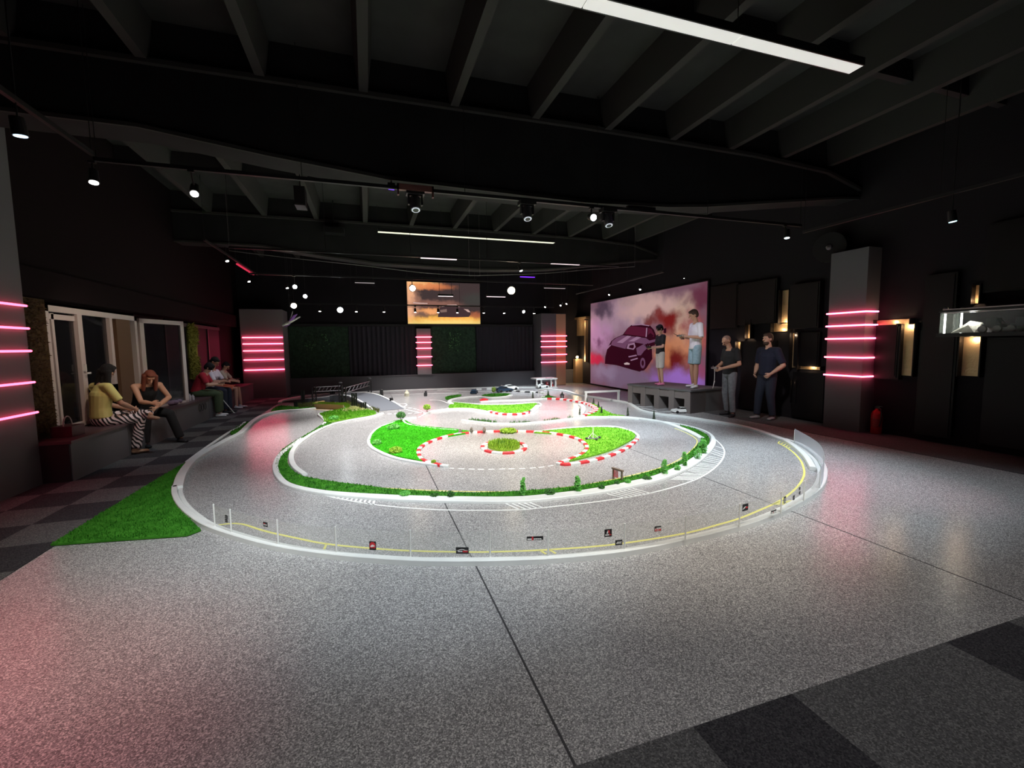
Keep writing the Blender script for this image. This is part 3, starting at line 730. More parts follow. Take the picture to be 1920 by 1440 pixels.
RING = [(715, 776), (700, 781), (650, 790), (612, 800), (582, 812), (562, 824), (540, 840), (522, 854), (513, 868), (511, 882), (517, 897), (532, 911), (562, 921), (605, 929), (650, 934), (700, 938), (750, 941), (850, 944), (975, 944), (1075, 934),
        (1132, 926), (1200, 912), (1250, 899), (1300, 876), (1325, 857), (1340, 839), (1342, 828), (1334, 816), (1312, 806), (1275, 797), (1237, 791), (1200, 787), (1150, 783), (1100, 783), (1062, 787), (1025, 791), (975, 795), (925, 795), (895, 792), (868, 789)]
ISLE = tag(thing('grass_island', 'long ring shaped grass strip with white curb round the middle of the circuit', 'grass island', (*fl(850, 940), 0)))
WD = [.07]*7+[.075, .09, .105, .12, .13, .14, .14, .14, .14, .14, .14, .14, .13, .10, .07, .045, .035, .035, .035]
P3 = resample(crom([(*fl(*p), w_) for p, w_ in zip(RING[5:31], WD)], 8), .08)
mb = MB(); strip(mb, P3, 0, .07, .0005, .03, False, None, .006); part(mb, 'curb', M_curb, ISLE)
curb('curb', None, [(1140, 783), (1175, 784), (1210, 788), (1240, 793), (1268, 802), (1292, 812), (1313, 824)], -.02, .08, .03, parent=ISLE, step=.08)
curb('curb', None, RING[31:], .0, .07, .03, parent=ISLE, step=.08)
curb('curb', None, [(715, 776), (690, 783), (650, 790), (612, 800), (585, 813), (560, 830), (545, 846), (541, 862), (547, 878), (566, 893)], -.0, .07, .03, parent=ISLE)
curb('curb', None, [(596, 780), (597, 777), (603, 775)][::-1]+[(600, 783), (607, 790), (606, 795), (600, 799)], -.0, .06, .03, parent=ISLE)
g_out = [(612, 791), (596, 803), (572, 818), (550, 831), (530, 845), (519, 862), (519, 880), (530, 897), (552, 910), (590, 919), (650, 926), (720, 931), (800, 934), (900, 934), (1000, 930), (1075, 922), (1132, 914), (1200, 900), (1250, 886), (1295, 864), (1318, 845),
         (1330, 830), (1325, 817), (1300, 805), (1275, 799)]
g_in = [(1278, 804), (1300, 812), (1314, 823), (1310, 834), (1296, 848), (1276, 866), (1240, 880), (1200, 892), (1150, 903), (1075, 915), (1000, 922), (900, 927), (820, 925), (740, 920), (690, 914), (635, 907), (590, 900), (562, 893), (545, 880), (539, 864), (544, 846), (562, 828), (590, 812), (625, 797)]
turf(crom(W(g_out), 5)+crom(W(g_in), 5), M_turf3, .022, .022, 2600, ISLE, 'turf')
# white top hook of the ring and yellow lines are painted on the floor
def paint(name, px, w_, m__, closed=False, z=.0012):
    P = resample(crom(W(px), 8, closed), .08, closed); mb_ = MB(); strip(mb_, P, -w_/2, w_/2, .0, z*2, closed)
    return part(mb_, name, m__, FLOOR)
paint('lane_line', [(405, 985), (430, 982), (455, 983), (497, 996), (555, 1009), (612, 1020), (692, 1028), (770, 1033), (855, 1035), (920, 1035), (1027, 1031), (1152, 1021), (1280, 1001), (1350, 983), (1387, 972), (1433, 953), (1457, 942), (1477, 929), (1493, 915), (1503, 902), (1508, 888), (1506, 875),
                    (1500, 862), (1487, 848), (1473, 838), (1459, 831)], .022, M_yel)
paint('lane_line', [(1459, 831), (1464, 827), (1480, 832), (1489, 838)], .018, M_yel)
for k in range(4): paint('hatch_mark', [(1464+k*5, 833+k*2.2), (1470+k*5, 829+k*2.6)], .016, M_yel)
for a in (((612, 1020), (608, 1030)), ((1012, 1032), (1024, 1039)), ((1030, 1031), (1042, 1038)), ((1457, 942), (1494, 938)), ((1453, 944), (1490, 941)), ((1447, 946), (1482, 945))): paint('hatch_mark', a, .018, M_yel)
paint('lane_line', [(605, 928), (640, 936), (700, 946), (760, 952), (825, 956), (900, 957), (975, 956), (1017, 952), (1125, 940), (1222, 924), (1300, 901), (1337, 880), (1355, 860), (1358, 845), (1351, 833), (1340, 823)], .02, M_line)
paint('lane_line', [(635, 907), (720, 915), (812, 920), (900, 922), (975, 921), (1075, 912), (1150, 899), (1225, 881), (1262, 868), (1290, 850), (1306, 833), (1304, 822), (1285, 811), (1265, 803)], .014, M_yel)
paint('lane_line', [(640, 911), (720, 919), (812, 924), (900, 926), (975, 925), (1075, 916), (1150, 903)], .012, M_yelp)
def hatch(a0, a1, b0, b1, n, w_=.016):
    for k in range(n):
        t_ = k/(n-1)
        paint('hatch_mark', [(a0[0]+(a1[0]-a0[0])*t_, a0[1]+(a1[1]-a0[1])*t_), (b0[0]+(b1[0]-b0[0])*t_, b0[1]+(b1[1]-b0[1])*t_)], w_, M_line)
hatch((612, 930), (702, 939), (608, 928), (699, 947), 12, .022)
hatch((945, 943), (992, 942), (975, 956), (1018, 952), 5)
hatch((1138, 926), (1186, 916), (1172, 934), (1220, 925), 7)
HL = resample([(1258., 899.), (1288., 884.), (1313., 868.), (1329., 852.), (1340., 836.)], 3.9); HR = resample([(1303., 900.), (1327., 886.), (1345., 872.), (1356., 857.), (1358., 842.)], 3.9)
for k in range(22):
    a_, b_ = HL[int(k*(len(HL)-1)/21)], HR[int(k*(len(HR)-1)/21)]; paint('hatch_mark', [a_, b_], .014, M_line)
# dashed centre lines
def dashes(px, n, w_, on=.6):
    P = resample(crom(W(px), 6), .02); L = len(P)
    for k in range(n):
        a = int(L*k/n); b_ = int(L*(k+on)/n)
        if b_-a < 2: continue
        mb_ = MB(); strip(mb_, P[a:b_+1], -w_/2, w_/2, 0, .0025); part(mb_, 'dash_mark', M_line, FLOOR)
dashes([(843, 878), (900, 880), (962, 879), (1007, 877), (1042, 872)], 11, .025)
dashes([(752, 764), (775, 766), (795, 773), (790, 780), (772, 787)], 10, .03, .55)
dashes([(715, 776), (745, 776), (790, 774)], 6, .03)
paint('lane_line', [(737, 757), (750, 757), (760, 757), (762, 760), (748, 766), (728, 769)], .035, M_line)
paint('lane_line', [(700, 746), (748, 764), (790, 774)], .03, M_line)
paint('lane_line', [(805, 750), (825, 751), (840, 756), (845, 762), (835, 767), (806, 773)], .04, M_line)
for y0, y1_ in (((1203, 765), (1232, 771)), ((1222, 774), (1262, 771)), ((1250, 777), (1290, 773)), ((1192, 763), (1222, 762))): paint('bay_line', [y0, y1_], .03, M_line)
paint('lane_line', [(820, 732), (900, 734), (960, 733), (1000, 733)], .05, M_line)
paint('lane_line', [(640, 742), (720, 741), (800, 738), (860, 737)], .04, M_line)

# island with the bright green lawn
I1 = thing('grass_island', 'bright green lawn island left of the red and white circle', 'grass island', (*fl(740, 830), 0))
p1 = [(756, 789), (730, 795), (708, 807), (695, 820), (693, 832), (707, 845), (737, 856), (775, 864), (797, 867), (791, 858), (788, 847), (798, 836), (825, 824), (850, 818), (885, 812), (876, 810), (845, 806), (812, 803), (775, 798)]
turf(crom(W(p1), 5, True), M_turf, .028, .014, 3500, I1)
curb('curb', None, [(737, 793), (712, 802), (697, 812), (689, 826), (691, 838), (707, 849), (737, 861), (775, 869), (810, 874), (840, 877)], 0, .055, .03, parent=I1)
curb('curb', None, [(771, 799), (760, 795), (757, 790), (763, 786), (780, 784)], -.03, .03, .03, parent=I1)
curb('curb', None, [(771, 799), (812, 805), (857, 809)], -.01, .02, .03, parent=I1)
# island with the lime lawn on the right
I2 = thing('grass_island', 'lime green lawn island right of the circle with a red and white lower curb', 'grass island', (*fl(1140, 830), 0))
p2 = [(1000, 812), (1040, 808), (1075, 805), (1112, 803), (1150, 804), (1175, 808), (1190, 816), (1186, 825), (1150, 844), (1112, 856), (1066, 866), (1087, 853), (1096, 842), (1092, 831), (1075, 821), (1040, 815)]
turf(crom(W(p2), 5, True), M_turf2, .024, .018, 3200, I2)
curb('curb', None, [(1042, 871), (1062, 874), (1100, 869), (1130, 862), (1162, 851), (1185, 838), (1198, 826)], .0, .065, .03, [M_curb, M_redk], [0, 1, 1, 0], parent=I2, step=.075)
curb('curb', None, [(1198, 826), (1199, 819), (1188, 811), (1165, 804)], .0, .05, .03, parent=I2)
curb('curb', None, [(1000, 812), (1040, 806), (1075, 803), (1112, 801), (1150, 801), (1172, 805)], -.02, .0, .028, parent=I2)
CIRC = thing('circle_curb', 'red and white striped curb arching round the centre circle', 'curb', (*fl(940, 812), 0))
curb('curb', None, [(838, 876), (800, 866), (790, 856), (789, 846), (797, 837), (815, 828), (840, 820), (875, 814), (925, 811), (980, 811), (1020, 813), (1050, 817), (1078, 824), (1093, 834), (1097, 843), (1086, 854), (1062, 864), (1044, 870)],
     0, .06, .035, [M_curb, M_redk], [0, 1, 1, 0], parent=CIRC, step=.075)
# centre roundel
RO = thing('flower_roundel', 'small round planter with red and white rim in the centre circle', 'planter', (*fl(945, 840), 0))
cx, cy = fl(945, 840)
rr = [fl(945+37*math.cos(a), 840+10.5*math.sin(a)) for a in np.linspace(0, 2*PI, 33)[:-1]]
rr = resample(rr, .075, True)
mb = MB(); strip(mb, rr, 0, .06, .0, .03, True, [0, 1, 1, 0], .005); part(mb, 'curb', [M_curb, M_redk], RO)
ri_ = [fl(945+30*math.cos(a), 838+8.5*math.sin(a)) for a in np.linspace(0, 2*PI, 33)[:-1]]
turf(ri_, M_leafy, .035, .055, 7000, RO, wd=.009)
mb = MB()
for _ in range(40):
    a, r = random.uniform(0, 6.3), random.uniform(0, .13); h = random.uniform(.06, .13)
    x, y = cx+math.cos(a)*r, cy+math.sin(a)*r*1.0+.05; mb.add([(x-.004, y, .03), (x+.004, y, .03), (x+random.uniform(-.03, .03), y, .03+h)], [(0, 1, 2)])
part(mb, 'reeds', M_leafd, RO)

# far oval island and its curbs
I3 = thing('grass_island', 'lime green lawn wedge behind the middle strip with red dashed lower curb', 'grass island', (*fl(940, 766), 0))
p3 = [(843, 766), (850, 757), (870, 757), (897, 761), (955, 761), (1002, 758), (1006, 761), (998, 769), (983, 774), (966, 776), (937, 775), (914, 771), (886, 767)]
turf(crom(W(p3), 5, True), M_turf2, .03, .02, 1800, I3, wd=.01)
curb('curb', None, [(796, 778), (810, 773), (840, 769), (865, 768), (886, 769), (914, 774)], -.04, .04, .04, parent=I3, step=.1)
curb('curb', None, [(914, 773), (937, 778), (966, 779), (985, 777), (1000, 773)], .0, .10, .04, [M_curb, M_redk], [0, 1], parent=I3, step=.12)
curb('curb', None, [(1000, 775), (1008, 769), (1014, 762)], .0, .14, .04, parent=I3, step=.1)
curb('curb', None, [(849, 756), (897, 760), (955, 760), (1002, 757), (1012, 760)], -.0, .06, .04, parent=I3, step=.1)
curb('track_curb', 'white curb sweeping round the left side of the far blue road', [(958, 742), (950, 745), (920, 747), (897, 745), (870, 747), (850, 750), (843, 755), (848, 760)], -.06, .06, .04)
curb('track_curb', 'long white curb in front of the dark car, ending at the striped bend', [(900, 755), (930, 753), (960, 752), (989, 751), (1017, 749)], -.06, .05, .04)
curb('striped_curb', 'red and white curb bending round the right of the far loop', [(1017, 749), (1041, 749), (1064, 751), (1087, 755), (1103, 759), (1116, 766), (1118, 771), (1108, 777), (1087, 783)], -.07, .05, .045, [M_curb, M_redk], [0, 1], step=.14)
curb('striped_curb', 'black and white curb on the far loop left of the gas station', [(948, 732), (959, 733), (978, 735), (994, 736), (1016, 737), (1023, 741), (1018, 746)], -.06, .05, .04, [M_curb, M_blk], [0, 1], step=.2)
curb('striped_curb', 'pale dotted back curb behind the parked cars', [(893, 731), (920, 730), (960, 729)], -.06, .06, .05, [M_curb, M_grey2], [0, 1], step=.2)
curb('track_curb', 'short white cross curb between the loop and the long strip', [(1086, 760), (1092, 764), (1093, 770), (1088, 779), (1080, 783)], -.04, .06, .04)
# tufts of dark grass along the strip
mb = MB(); P = resample(crom(W([(880, 787), (930, 792), (975, 793), (1030, 789), (1070, 783)]), 6), .012)
for p in P:
    if math.sin(p[0]*9) < -.35: continue
    for _ in range(2):
        a = random.uniform(0, PI); x, y = p[0]+random.uniform(-.04, .04), p[1]+random.uniform(-.03, .05); h = random.uniform(.02, .075)
        mb.add([(x-.01*math.cos(a), y-.01*math.sin(a), 0), (x+.01*math.cos(a), y+.01*math.sin(a), 0), (x+random.uniform(-.02, .02), y, h)], [(0, 1, 2)])
solid(mb, 'grass_tufts', M_leafd, 'dark scrubby grass tufts lining the thin middle curb', 'grass', kind='stuff')
def small_isle(label, px, m__, h=.02, d=1500):
    mb_ = MB(); pl = crom(W(px), 5, True); mb_.prism(pl, .0005, .025); blades(mb_, pl, d, h, .023, 0, .01)
    c = fl(*px[0]); return solid(mb_, 'grass_island', m__, label, 'grass island', origin=(c[0], c[1], 0))
small_isle('dark green oval of grass under the little tree by the dark car', [(904, 742), (925, 739), (950, 739), (958, 742), (940, 744), (915, 744)], M_turf3)
small_isle('green wedge of grass at the far end of the striped bend', [(1016, 747), (1025, 742), (1034, 744), (1046, 748), (1030, 748)], M_turf3)
small_isle('green triangle of grass under the row of cypresses', [(1102, 782), (1116, 773), (1118, 766), (1108, 757), (1120, 762), (1134, 771), (1150, 778), (1170, 782)], M_turf2)
small_isle('narrow green strip outside the left outer bend', [(508, 773), (519, 764), (532, 762), (560, 765), (588, 765), (590, 767), (560, 768), (530, 770)], M_turf3)
small_isle('small green patch of grass behind the gantries', [(697, 742), (712, 741), (716, 744), (700, 745)], M_turf2)
small_isle('slim green edging beside the far blue road', [(835, 746), (845, 743), (862, 741), (864, 743), (848, 747), (838, 750)], M_turf3)
small_isle('thin green strip between the left carpet and the outer curb', [(432, 813), (448, 800), (464, 793), (466, 795), (455, 805), (440, 815)], M_turf3)
# big lawn triangle in front of the left bend
pl = W([(95, 1025), (220, 1016), (350, 1007), (377, 997), (352, 973), (333, 955), (322, 935), (321, 915), (331, 895), (362, 863), (330, 880), (297, 900), (200, 960)])
mb = MB(); mb.prism(pl, .0065, .022); blades(mb, pl, 4500, .022, .02, 0, .005)
solid(mb, 'turf_mat', mat('turf_lawn', (.035, .17, .015), .9, var=(9, (.06, .25, .025)), spec=.05), 'triangular artificial turf mat on the carpet left of the circuit', 'turf mat', origin=(*fl(220, 960), 0))

# ------------------------------------------------------------------ fence on the front curb
FP = [(403, 986), (434, 997), (522, 1020), (631, 1035), (770, 1042), (919, 1044), (1028, 1042), (1171, 1029), (1285, 1013), (1386, 987), (1464, 962), (1507, 938), (1537, 915), (1544, 885), (1530, 858), (1489, 830)]
FW = W(FP, .045); FH = .205
t = thing('track_fence', 'clear plastic fence with white posts and sponsor stickers on the front curb', 'fence', (*FW[5], .045))
for i, p in enumerate(FW):
    if i in (14,): continue
    m_ = MB(); m_.bar((p[0], p[1], .04), (p[0], p[1], FH+.04), .0065, 6); part(m_, 'post', M_white, t)
Ps = resample(crom(FW, 6), .05); cut = next(i for i, p in enumerate(Ps) if abs(p[0]-FW[12][0])+abs(p[1]-FW[12][1]) < .08)
for seg, mm, hh in ((Ps[:cut+1], M_sheet, FH+.03), (Ps[cut:], M_sheet2, FH+.06)):
    m_ = MB()
    for a, b_ in zip(seg[:-1], seg[1:]): m_.add([(*a, .045), (*b_, .045), (*b_, hh), (*a, hh)], [(0, 1, 2, 3)])
    part(m_, 'plastic_sheet', mm, t)
def sticker(x, y, w_, h_, shapes, label=None):
    """w_, h_ in px; shapes: (material index, polygon in 0..1)"""
    best = None
    d_ = ray(x, y)
    for a, b_ in zip(Ps[:-1], Ps[1:]):
        ax, ay = a; ex, ey = b_[0]-a[0], b_[1]-a[1]
        den = d_[0]*ey-d_[1]*ex
        if abs(den) < 1e-9: continue
        tt = (ax*ey-ay*ex)/den; s_ = (tt*d_[0]-ax)/ex if abs(ex) > abs(ey) else (tt*d_[1]-ay)/ey
        if 0 <= s_ <= 1 and tt > 0:
            if best is None or tt < best[0]: best = (tt, ex, ey)
    tt, ex, ey = best; L = math.hypot(ex, ey); e = Vector((ex/L, ey/L, 0))
    if e.dot(Vector(RR[0])) < 0: e = -e
    c = Vector((tt*d_[0], tt*d_[1], EYE+tt*d_[2])); nrm_ = Vector((e.y, -e.x, 0))
    if nrm_.dot(Vector((0, 0, EYE))-c) < 0: nrm_ = -nrm_
    sc_ = tt/FPX; cosf = max(.35, abs(e.dot(Vector(RR[0])))); ww, hh = w_*sc_/cosf, h_*sc_*1.05
    m__ = MB()
    def poly(pl_, off, mi):
        vs = [c+e*((u-.5)*ww)+Vector((0, 0, (v-.5)*hh))+nrm_*off for u, v in pl_]
        n = len(vs); tri = tessellate_polygon([[Vector((p[0], p[1], 0)) for p in pl_]])
        back = [v-nrm_*.0012 for v in vs]
        m__.add([tuple(v) for v in vs+back], [tuple(q) for q in tri]+[(i, (i+1) % n, n+(i+1) % n, n+i) for i in range(n)], mi)
    poly([(0, 0), (1, 0), (1, 1), (0, 1)], .003, 0)
    for k, (mi, pl_) in enumerate(shapes): poly(pl_, .005+.0005*k, mi)
    o_ = part(m__, 'sponsor_sticker', [M_blk, M_white, M_redk, M_grey2], t)
    if label: o_['label'] = label
def rct(a, b_, c, d_): return [(a, b_), (c, b_), (c, d_), (a, d_)]
CARL = [(1, [(.0, .50), (.15, .55), (.25, .66), (.45, .74), (.62, .70), (.72, .60), (1, .55), (.7, .54), (.5, .64), (.3, .60), (.2, .52)]), (1, rct(.16, .30, .5, .48)), (2, rct(.54, .26, .92, .50)), (0, rct(.24, .34, .27, .48)), (0, rct(.36, .34, .39, .48)), (0, rct(.66, .3, .68, .5)), (0, rct(.78, .3, .8, .5))]
sticker(867, 1032, 24, 12, CARL, 'black sticker with a white car outline and red lettering')
sticker(1003, 1009, 31, 7, [(1, rct(.04, .15, .3, .5)), (2, rct(.3, .05, .4, .95)), (1, [(.42, .2), (.92, .2), (.86, .5), (.42, .5)]), (0, rct(.5, .2, .52, .5)), (0, rct(.62, .2, .64, .5)), (0, rct(.74, .2, .76, .5))], 'long black sticker with white lettering and a red mark')
sticker(1140, 999, 14.5, 14, [(1, [(.25, .42), (.42, .80), (.5, .82), (.46, .42), (.38, .42), (.36, .5)]), (2, [(.5, .86), (.68, .84), (.72, .68), (.62, .60), (.76, .42), (.64, .42), (.52, .60), (.5, .42)]), (1, rct(.1, .2, .62, .33)), (2, rct(.65, .22, .9, .32))], 'square black sticker with a white and red letter R')
sticker(1160, 1017, 14, 9.5, [(1, [(.12, .3), (.28, .7), (.36, .7), (.34, .3)]), (1, rct(.4, .3, .52, .7)), (1, rct(.57, .3, .68, .7)), (1, rct(.72, .3, .88, .7)), (0, rct(.76, .42, .88, .58))], 'small black sticker with white italic letters')
sticker(1233, 991, 13.5, 9, [(2, rct(.04, .05, .96, .55)), (1, rct(.3, .45, .92, .75)), (1, [(.08, .25), (.14, .75), (.22, .25)]), (1, rct(.3, .2, .7, .3)), (0, rct(.45, .45, .47, .75)), (0, rct(.6, .45, .62, .75))], 'black and red sticker with two lines of white lettering')
sticker(1397, 951, 14.5, 12.5, [(1, [(.02, .3), (.2, .5), (.4, .62), (.62, .62), (.4, .48), (.3, .34), (.1, .26)]), (2, [(.5, .36), (.62, .6), (.98, .5), (.8, .36)])], 'black sticker with a white and red car sweep')
sticker(1450, 959, 15, 5.5, [(1, rct(.05, .15, .35, .5)), (1, rct(.45, .15, .95, .55)), (2, rct(.37, .15, .43, .5))], 'narrow black sticker low by the tall post')
sticker(1471, 937, 7, 12, [(1, rct(.3, .35, .6, .8)), (1, rct(.15, .12, .8, .25))], 'upright dark sticker right of the tall post')
sticker(1488, 933, 6.5, 8, [(3, rct(.25, .3, .75, .7))]); sticker(1499, 916, 5.5, 5, [(3, rct(.2, .35, .8, .6))]); sticker(1499, 924, 5.5, 5.5, [(3, rct(.2, .35, .8, .6))])
sticker(699, 1023, 13, 16, [(2, [(.08, .3), (.08, .72), (.3, .92), (.7, .92), (.92, .72), (.92, .3), (.7, .12), (.3, .12)]), (1, [(.15, .42), (.35, .62), (.6, .66), (.7, .54), (.9, .5), (.6, .4), (.3, .34)]), (0, rct(.25, .14, .75, .24))], 'round crested red and white sticker')
sticker(498, 983, 11, 8.5, [(1, rct(.15, .3, .85, .55)), (2, rct(.15, .6, .5, .72)), (0, rct(.4, .3, .43, .55)), (0, rct(.62, .3, .65, .55))], 'small dark red sticker with white lettering')
sticker(425, 969, 7, 6, [(3, rct(.15, .4, .85, .6))]); sticker(425, 976, 7, 6, [(3, rct(.15, .4, .85, .6))])

# ------------------------------------------------------------------ bridge, gantries, posts
BR = thing('toy_bridge', 'small road bridge with a tan underpass opening and dark deck', 'bridge', (*fl(640, 765), 0))
ang = [fl(591, 766), fl(641, 768)]
dk = W([(560, 757), (600, 751), (640, 749), (684, 753), (727, 768), (712, 772), (690, 768), (665, 762), (640, 758), (615, 757), (590, 758), (572, 763)])
# ramp deck: a raised band that comes down at the right end
P = resample(crom(W([(548, 751), (590, 752), (630, 750), (672, 752), (702, 760), (734, 769)]), 8), .1); n = len(P)
Nn = normals2(P); m_ = MB(); base = 0
for i, (p, nn) in enumerate(zip(P, Nn)):
    u = i/(n-1); h = .20*min(1, max(.02, math.sin(PI*min(max(u*1.05, 0), 1))**.8)) if 0 < u < 1 else .004
    for o_ in (-.42, .42): m_.v += [(p[0]+nn[0]*o_, p[1]+nn[1]*o_, .001), (p[0]+nn[0]*o_, p[1]+nn[1]*o_, h)]
for i in range(n-1):
    a = i*4; b_ = a+4
    for q in ((a+1, b_+1, b_+3, a+3), (a, b_, b_+1, a+1), (a+2, a+3, b_+3, b_+2)): m_.f.append(q); m_.m.append(0)
part(m_, 'deck', M_road, BR)
for off in (-.39, .37):
    m_ = MB()
    for i in range(n-1):
        a, b_ = i*4, (i+1)*4
        q = []
        for (pp, nn, kk) in ((P[i], Nn[i], i), (P[i+1], Nn[i+1], i+1)):
            u = kk/(n-1); h = (.20*min(1, max(.02, math.sin(PI*min(u*1.05, 1))**.8)) if 0 < u < 1 else .004)+.012
            q.append([(pp[0]+nn[0]*o_, pp[1]+nn[1]*o_, h) for o_ in (off, off+.05)])
        m_.add([q[0][0], q[1][0], q[1][1], q[0][1]]+[(x_, y_, z_-.012) for x_, y_, z_ in (q[0][0], q[1][0], q[1][1], q[0][1])], [(0, 1, 2, 3), (0, 4, 5, 1), (3, 2, 6, 7)])
    part(m_, 'edge_line', M_line, BR)
a, b_ = Vector((*fl(591, 767), 0)), Vector((*fl(643, 769), 0)); dd = (b_-a)
m_ = MB(); nf = Vector((-dd.y, dd.x, 0)).normalized()
def wallseg(p, q, z0, z1, th, mi=0):
    v = [p, q, q+nf*th, p+nf*th]; m_.add([(x.x, x.y, z0) for x in v]+[(x.x, x.y, z1) for x in v], [(0, 1, 5, 4), (1, 2, 6, 5), (2, 3, 7, 6), (3, 0, 4, 7), (4, 5, 6, 7)], mi)
wallseg(a, b_, 0, .15, .04); wallseg(a-dd*.02, a+dd*.06, 0, .18, .3)
part(m_, 'underpass_wall', M_wood, BR)
m_ = MB(); fr = nf*-.12
pl = [a+fr*0, a+fr, b_+fr*2.2, b_+fr*0]; m_.add([(p.x, p.y, .004) for p in pl], [(0, 1, 2, 3)]); part(m_, 'underpass_road', mat('tan_road', (.45, .36, .24), .7), BR)
m_ = MB()
for i in range(1400):
    s_ = random.uniform(-.05, 1.25); p = a+dd*s_+nf*random.uniform(-.02, .14); h = random.uniform(.02, .06); z = .14 if s_ < 1.02 else .16*(1.25-s_)/.23
    m_.add([(p.x-.012, p.y, z), (p.x+.012, p.y, z), (p.x+random.uniform(-.02, .02), p.y, z+h)], [(0, 1, 2)])
part(m_, 'grass_verge', M_leafy, BR)
small_isle('lime green mound of grass and straw right below the bridge', [(605, 783), (602, 777), (640, 769), (655, 766), (690, 771), (704, 774), (700, 778), (660, 785), (612, 794), (608, 790)], M_turf2, .04, 2500)
mb = MB(); c = fl(663, 772)
for _ in range(500):
    a_, r = random.uniform(0, 6.3), random.gauss(0, .14); x, y = c[0]+math.cos(a_)*r*1.5, c[1]+math.sin(a_)*r; z = .10*max(0, 1-abs(r)/.3)
    mb.add([(x-.012, y, z), (x+.012, y, z), (x+random.uniform(-.05, .05), y+random.uniform(-.03, .03), z+random.uniform(.02, .06))], [(0, 1, 2)])
solid(mb, 'straw_mound', mat('straw', (.62, .60, .28), .8), 'pale straw heap on the mound beside the bridge', 'straw', kind='stuff')
mb = MB()
for x0_, y0_, x1_, y1_ in ((552, 762, 595, 758), (560, 765, 598, 762), (650, 757, 675, 765), (670, 760, 710, 772)):
    for _ in range(260):
        s_ = random.random(); p = fl(x0_+(x1_-x0_)*s_, y0_+(y1_-y0_)*s_+random.uniform(-1.5, 1.5)); h = random.uniform(.04, .12)
        mb.add([(p[0]-.012, p[1], 0), (p[0]+.012, p[1], 0), (p[0]+random.uniform(-.05, .05), p[1], h)], [(0, 1, 2)])
solid(mb, 'scrub', mat('scrub_brown', (.06, .06, .02), .9, var=(20, (.14, .16, .03))), 'dark brown scrub along the sides of the bridge', 'scrub', kind='stuff')
def zat(X, Y, py):
    lo, hi = -1., 5.
    for _ in range(40):
        m0 = (lo+hi)/2; c_ = RR @ np.array([X, Y, m0-EYE]); yy = 720-FPX*c_[1]/c_[2]
        if yy > py: lo = m0
        else: hi = m0
    return lo
POSTS = [(555, 752, 763, 2, 'short pair of black posts left of the bridge'), (569, 731, 760, 2, 'tall slim pair of black posts left of the left gantry'), (609, 745, 750, 3, 'three tiny black posts behind the bridge'),
         (624, 727, 748, 3, 'cluster of black posts under the far end of the left truss'), (665, 737, 766, 3, 'thick black post bundle in front of the right truss'), (682, 754, 770, 3, 'short thick black post at the right of the bridge'),
         (716, 730, 752, 1, 'single tall black post right of the gantries'), (734, 746, 759, 1, 'single short black post beside the road loop')]
for px_, yt, yb_, k, lab in POSTS:
    X, Y = fl(px_, yb_); h = zat(X, Y, yt)
    m_ = MB()
    for i in range(k):
        xx = X+(i-(k-1)/2)*.05; m_.box(xx-.022, Y-.025, 0, xx+.022, Y+.025, h*(1-.03*(i % 2))); m_.box(xx-.028, Y-.03, h*.96, xx+.028, Y+.03, h*.97)
    if k == 1: m_ = MB(); m_.lathe([(.05, 0), (.05, h*.97), (.035, h), (.0, h)], (X, Y, 0), 12)
    solid(m_, 'bollard_post', M_blk, lab, 'post', origin=(X, Y, 0))
def gantry(label, A_, B_, zt):
    (xa, ya), (xb, yb2) = fl(*A_), fl(*B_)
    t_ = thing('truss_gantry', label, 'gantry', (xa, ya, 0))
    for x_, y_ in ((xa, ya), (xb, yb2)):
        m__ = MB()
        for dx, dy in ((-.05, -.05), (.05, -.05), (.05, .05), (-.05, .05)): m__.bar((x_+dx, y_+dy, 0), (x_+dx, y_+dy, zt+.04), .013, 6)
        k = int(zt/.12)
        for i in range(k): m__.bar((x_-.05, y_-.05, i*.12), (x_+.05, y_-.05, (i+1)*.12), .007, 5); m__.bar((x_+.05, y_+.05, i*.12), (x_-.05, y_+.05, (i+1)*.12), .007, 5)
        m__.box(x_-.07, y_-.07, 0, x_+.07, y_+.07, .02)
        part(m__, 'tower', M_blk, t_)
    m__ = MB(); d_ = Vector((xb-xa, yb2-ya, 0)); n_ = 7
    for zz in (zt, zt-.13): m__.bar((xa, ya, zz), (xb, yb2, zz), .009, 6)
    for i in range(n_):
        p = Vector((xa, ya, zt-.13))+d_*(i/n_); q = Vector((xa, ya, zt))+d_*((i+.8)/n_); m__.bar(p, q, .006, 5)
    part(m__, 'truss', M_steel, t_)
    m__ = MB(); m__.ell((xb, yb2, zt+.09), (.06, .04, .03)); m__.bar((xb, yb2, zt), (xb, yb2, zt+.1), .008); part(m__, 'lamp_head', M_dkg, t_)
X, Y = fl(590, 757); g1 = zat(X, Y, 726)
gantry('black towered truss gantry over the left side of the bridge', (590, 757), (640, 754), g1)
X, Y = fl(645, 766); g2 = zat(X, Y, 728)
gantry('steel truss gantry over the right side of the bridge', (646, 766), (694, 747), g2)

